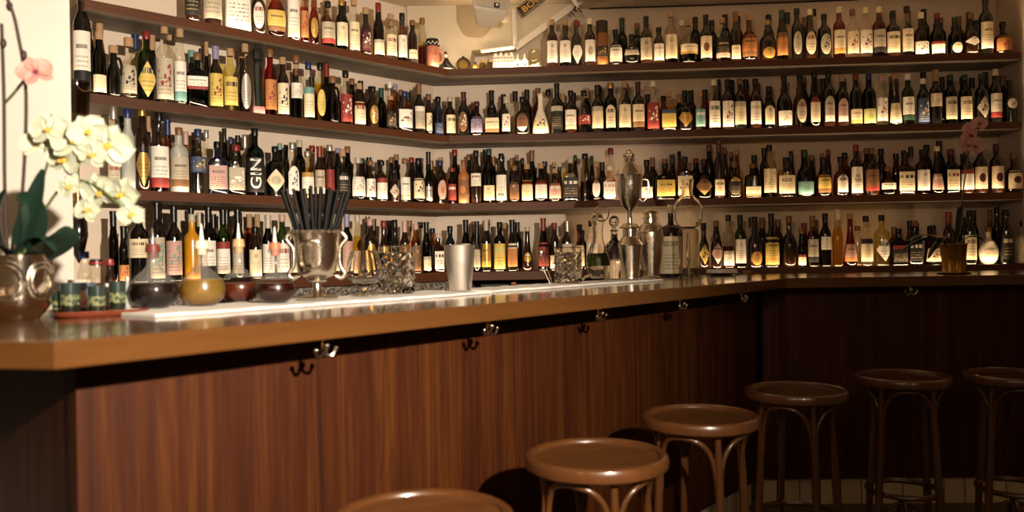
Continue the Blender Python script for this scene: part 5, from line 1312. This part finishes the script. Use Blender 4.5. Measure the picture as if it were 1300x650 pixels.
for x, y, rp in ((1231, 172, 13), (1227, 184, 12), (1237, 186, 13), (1243, 157, 10), (1230, 162, 8)):
    d = dl - .04; flower(o, rel(x, y, d), rp / FPX * d, Vector((random.uniform(-.4, .4), -1, random.uniform(-.2, .2))).normalized(), random.uniform(-.5, .5), petal_mat('petal_soft_pink', 'B0506A', 'D8A8A4') if 'pp2' not in MATS else MATS['pp2'], M_lipp)

# little bottles on the low shelf seen under the lowest back shelf
for i, (px, w, top, cap, lab) in enumerate(((607, 9, 330, 'S', 'small dark bottle under the lowest back-wall shelf beside the steel tin'), (640, 16, 362, 'N', 'squat dark jar on the low cabinet shelf under the yellow-labelled bottles'), (652, 12, 358, 'O', 'small bottle with orange cap on the low cabinet shelf'))):
    p = on_plane(px, 360, C + nR * .12, nR); p.z = .9605; h = at_d(px, max(top, 353), p.y).z - p.z; R = wid(p, w) / 2
    q = make_bottle(R, h, 'd' if i else 's', 'bk' if i < 2 else 'dk', 'NrmO4' if i == 2 else '-', cap, i, 'small_bottle'); q.location = p; tag(q, lab, 'bottle')

# ------------------------------------------------------------------ light
def light(name, kind, loc, energy, color, target=None, **k):
    l = bpy.data.lights.new(name, kind); l.energy = energy; l.color = color
    for a, b in k.items(): setattr(l, a, b)
    ob = bpy.data.objects.new(name, l); COL.objects.link(ob); ob.location = loc
    if target is not None: ob.rotation_mode = 'QUATERNION'; ob.rotation_quaternion = (Vector(target) - Vector(loc)).to_track_quat('-Z', 'Y')
    return ob
light('key_spot', 'SPOT', (.85, -.25, 1.88), 900, (1, .85, .68), (-1.27, 3.05, 1.25), spot_size=math.radians(76), spot_blend=.95, shadow_soft_size=.03)
light('wall_spot', 'SPOT', (-.8, -1.0, 2.15), 110, (1, .68, .42), (.7, 4.9, 1.95), spot_size=math.radians(44), spot_blend=.8, shadow_soft_size=.05)
light('added_room_fill', 'POINT', (1.6, -1.3, 2.2), 13, (1, .72, .45), shadow_soft_size=.2)  # pair of added, unseen point lights giving the silver something to reflect
light('added_room_fill', 'POINT', (-1.8, -1.3, 2.2), 11, (1, .72, .45), shadow_soft_size=.12)
light('soft_fill', 'AREA', (-.2, -1.4, 2.6), 8, (1, .72, .48), (0, 4.5, 1.2), size=1.2)
for k, z in enumerate(ZS):
    for run, d, n, L, e, s0 in (('L', dL, nL, 2.6 if k else 1.6, 2.2, 0), ('R', dR, nR, RL - .1, 5.0, 0)):
        cpt = C + d * (L / 2 + s0) + n * .010; cpt.z = z + .004
        up = (Vector((0, 0, 1)) + n * .55).normalized()
        zax = -up; xax = d; yax = zax.cross(xax).normalized()
        l = bpy.data.lights.new('shelf_led', 'AREA'); l.shape = 'RECTANGLE'; l.size = L; l.size_y = .005; l.energy = e; l.color = (1, .74, .48) if run == 'L' else (1, .68, .38)
        ob = bpy.data.objects.new('shelf_led', l); COL.objects.link(ob)
        mm = Matrix((xax, yax, zax * -1)).transposed()
        # area lights shine along local -Z
        mm = Matrix((xax, (up.cross(xax)).normalized() * -1, -up * 1)).transposed()
        q = (up).to_track_quat('-Z', 'X'); M3 = q.to_matrix()
        # align local X with the shelf direction
        lx_ = M3 @ Vector((1, 0, 0)); 
        angx = math.atan2(lx_.cross(d).dot(M3 @ Vector((0, 0, 1))), lx_.dot(d))
        ob.rotation_mode = 'QUATERNION'; ob.rotation_quaternion = (M3 @ Matrix.Rotation(angx, 3, 'Z')).to_quaternion(); ob.location = cpt
w = bpy.data.worlds.new('dim_room'); scn.world = w; w.use_nodes = True
w.node_tree.nodes['Background'].inputs[0].default_value = (1, .62, .35, 1); w.node_tree.nodes['Background'].inputs[1].default_value = .012
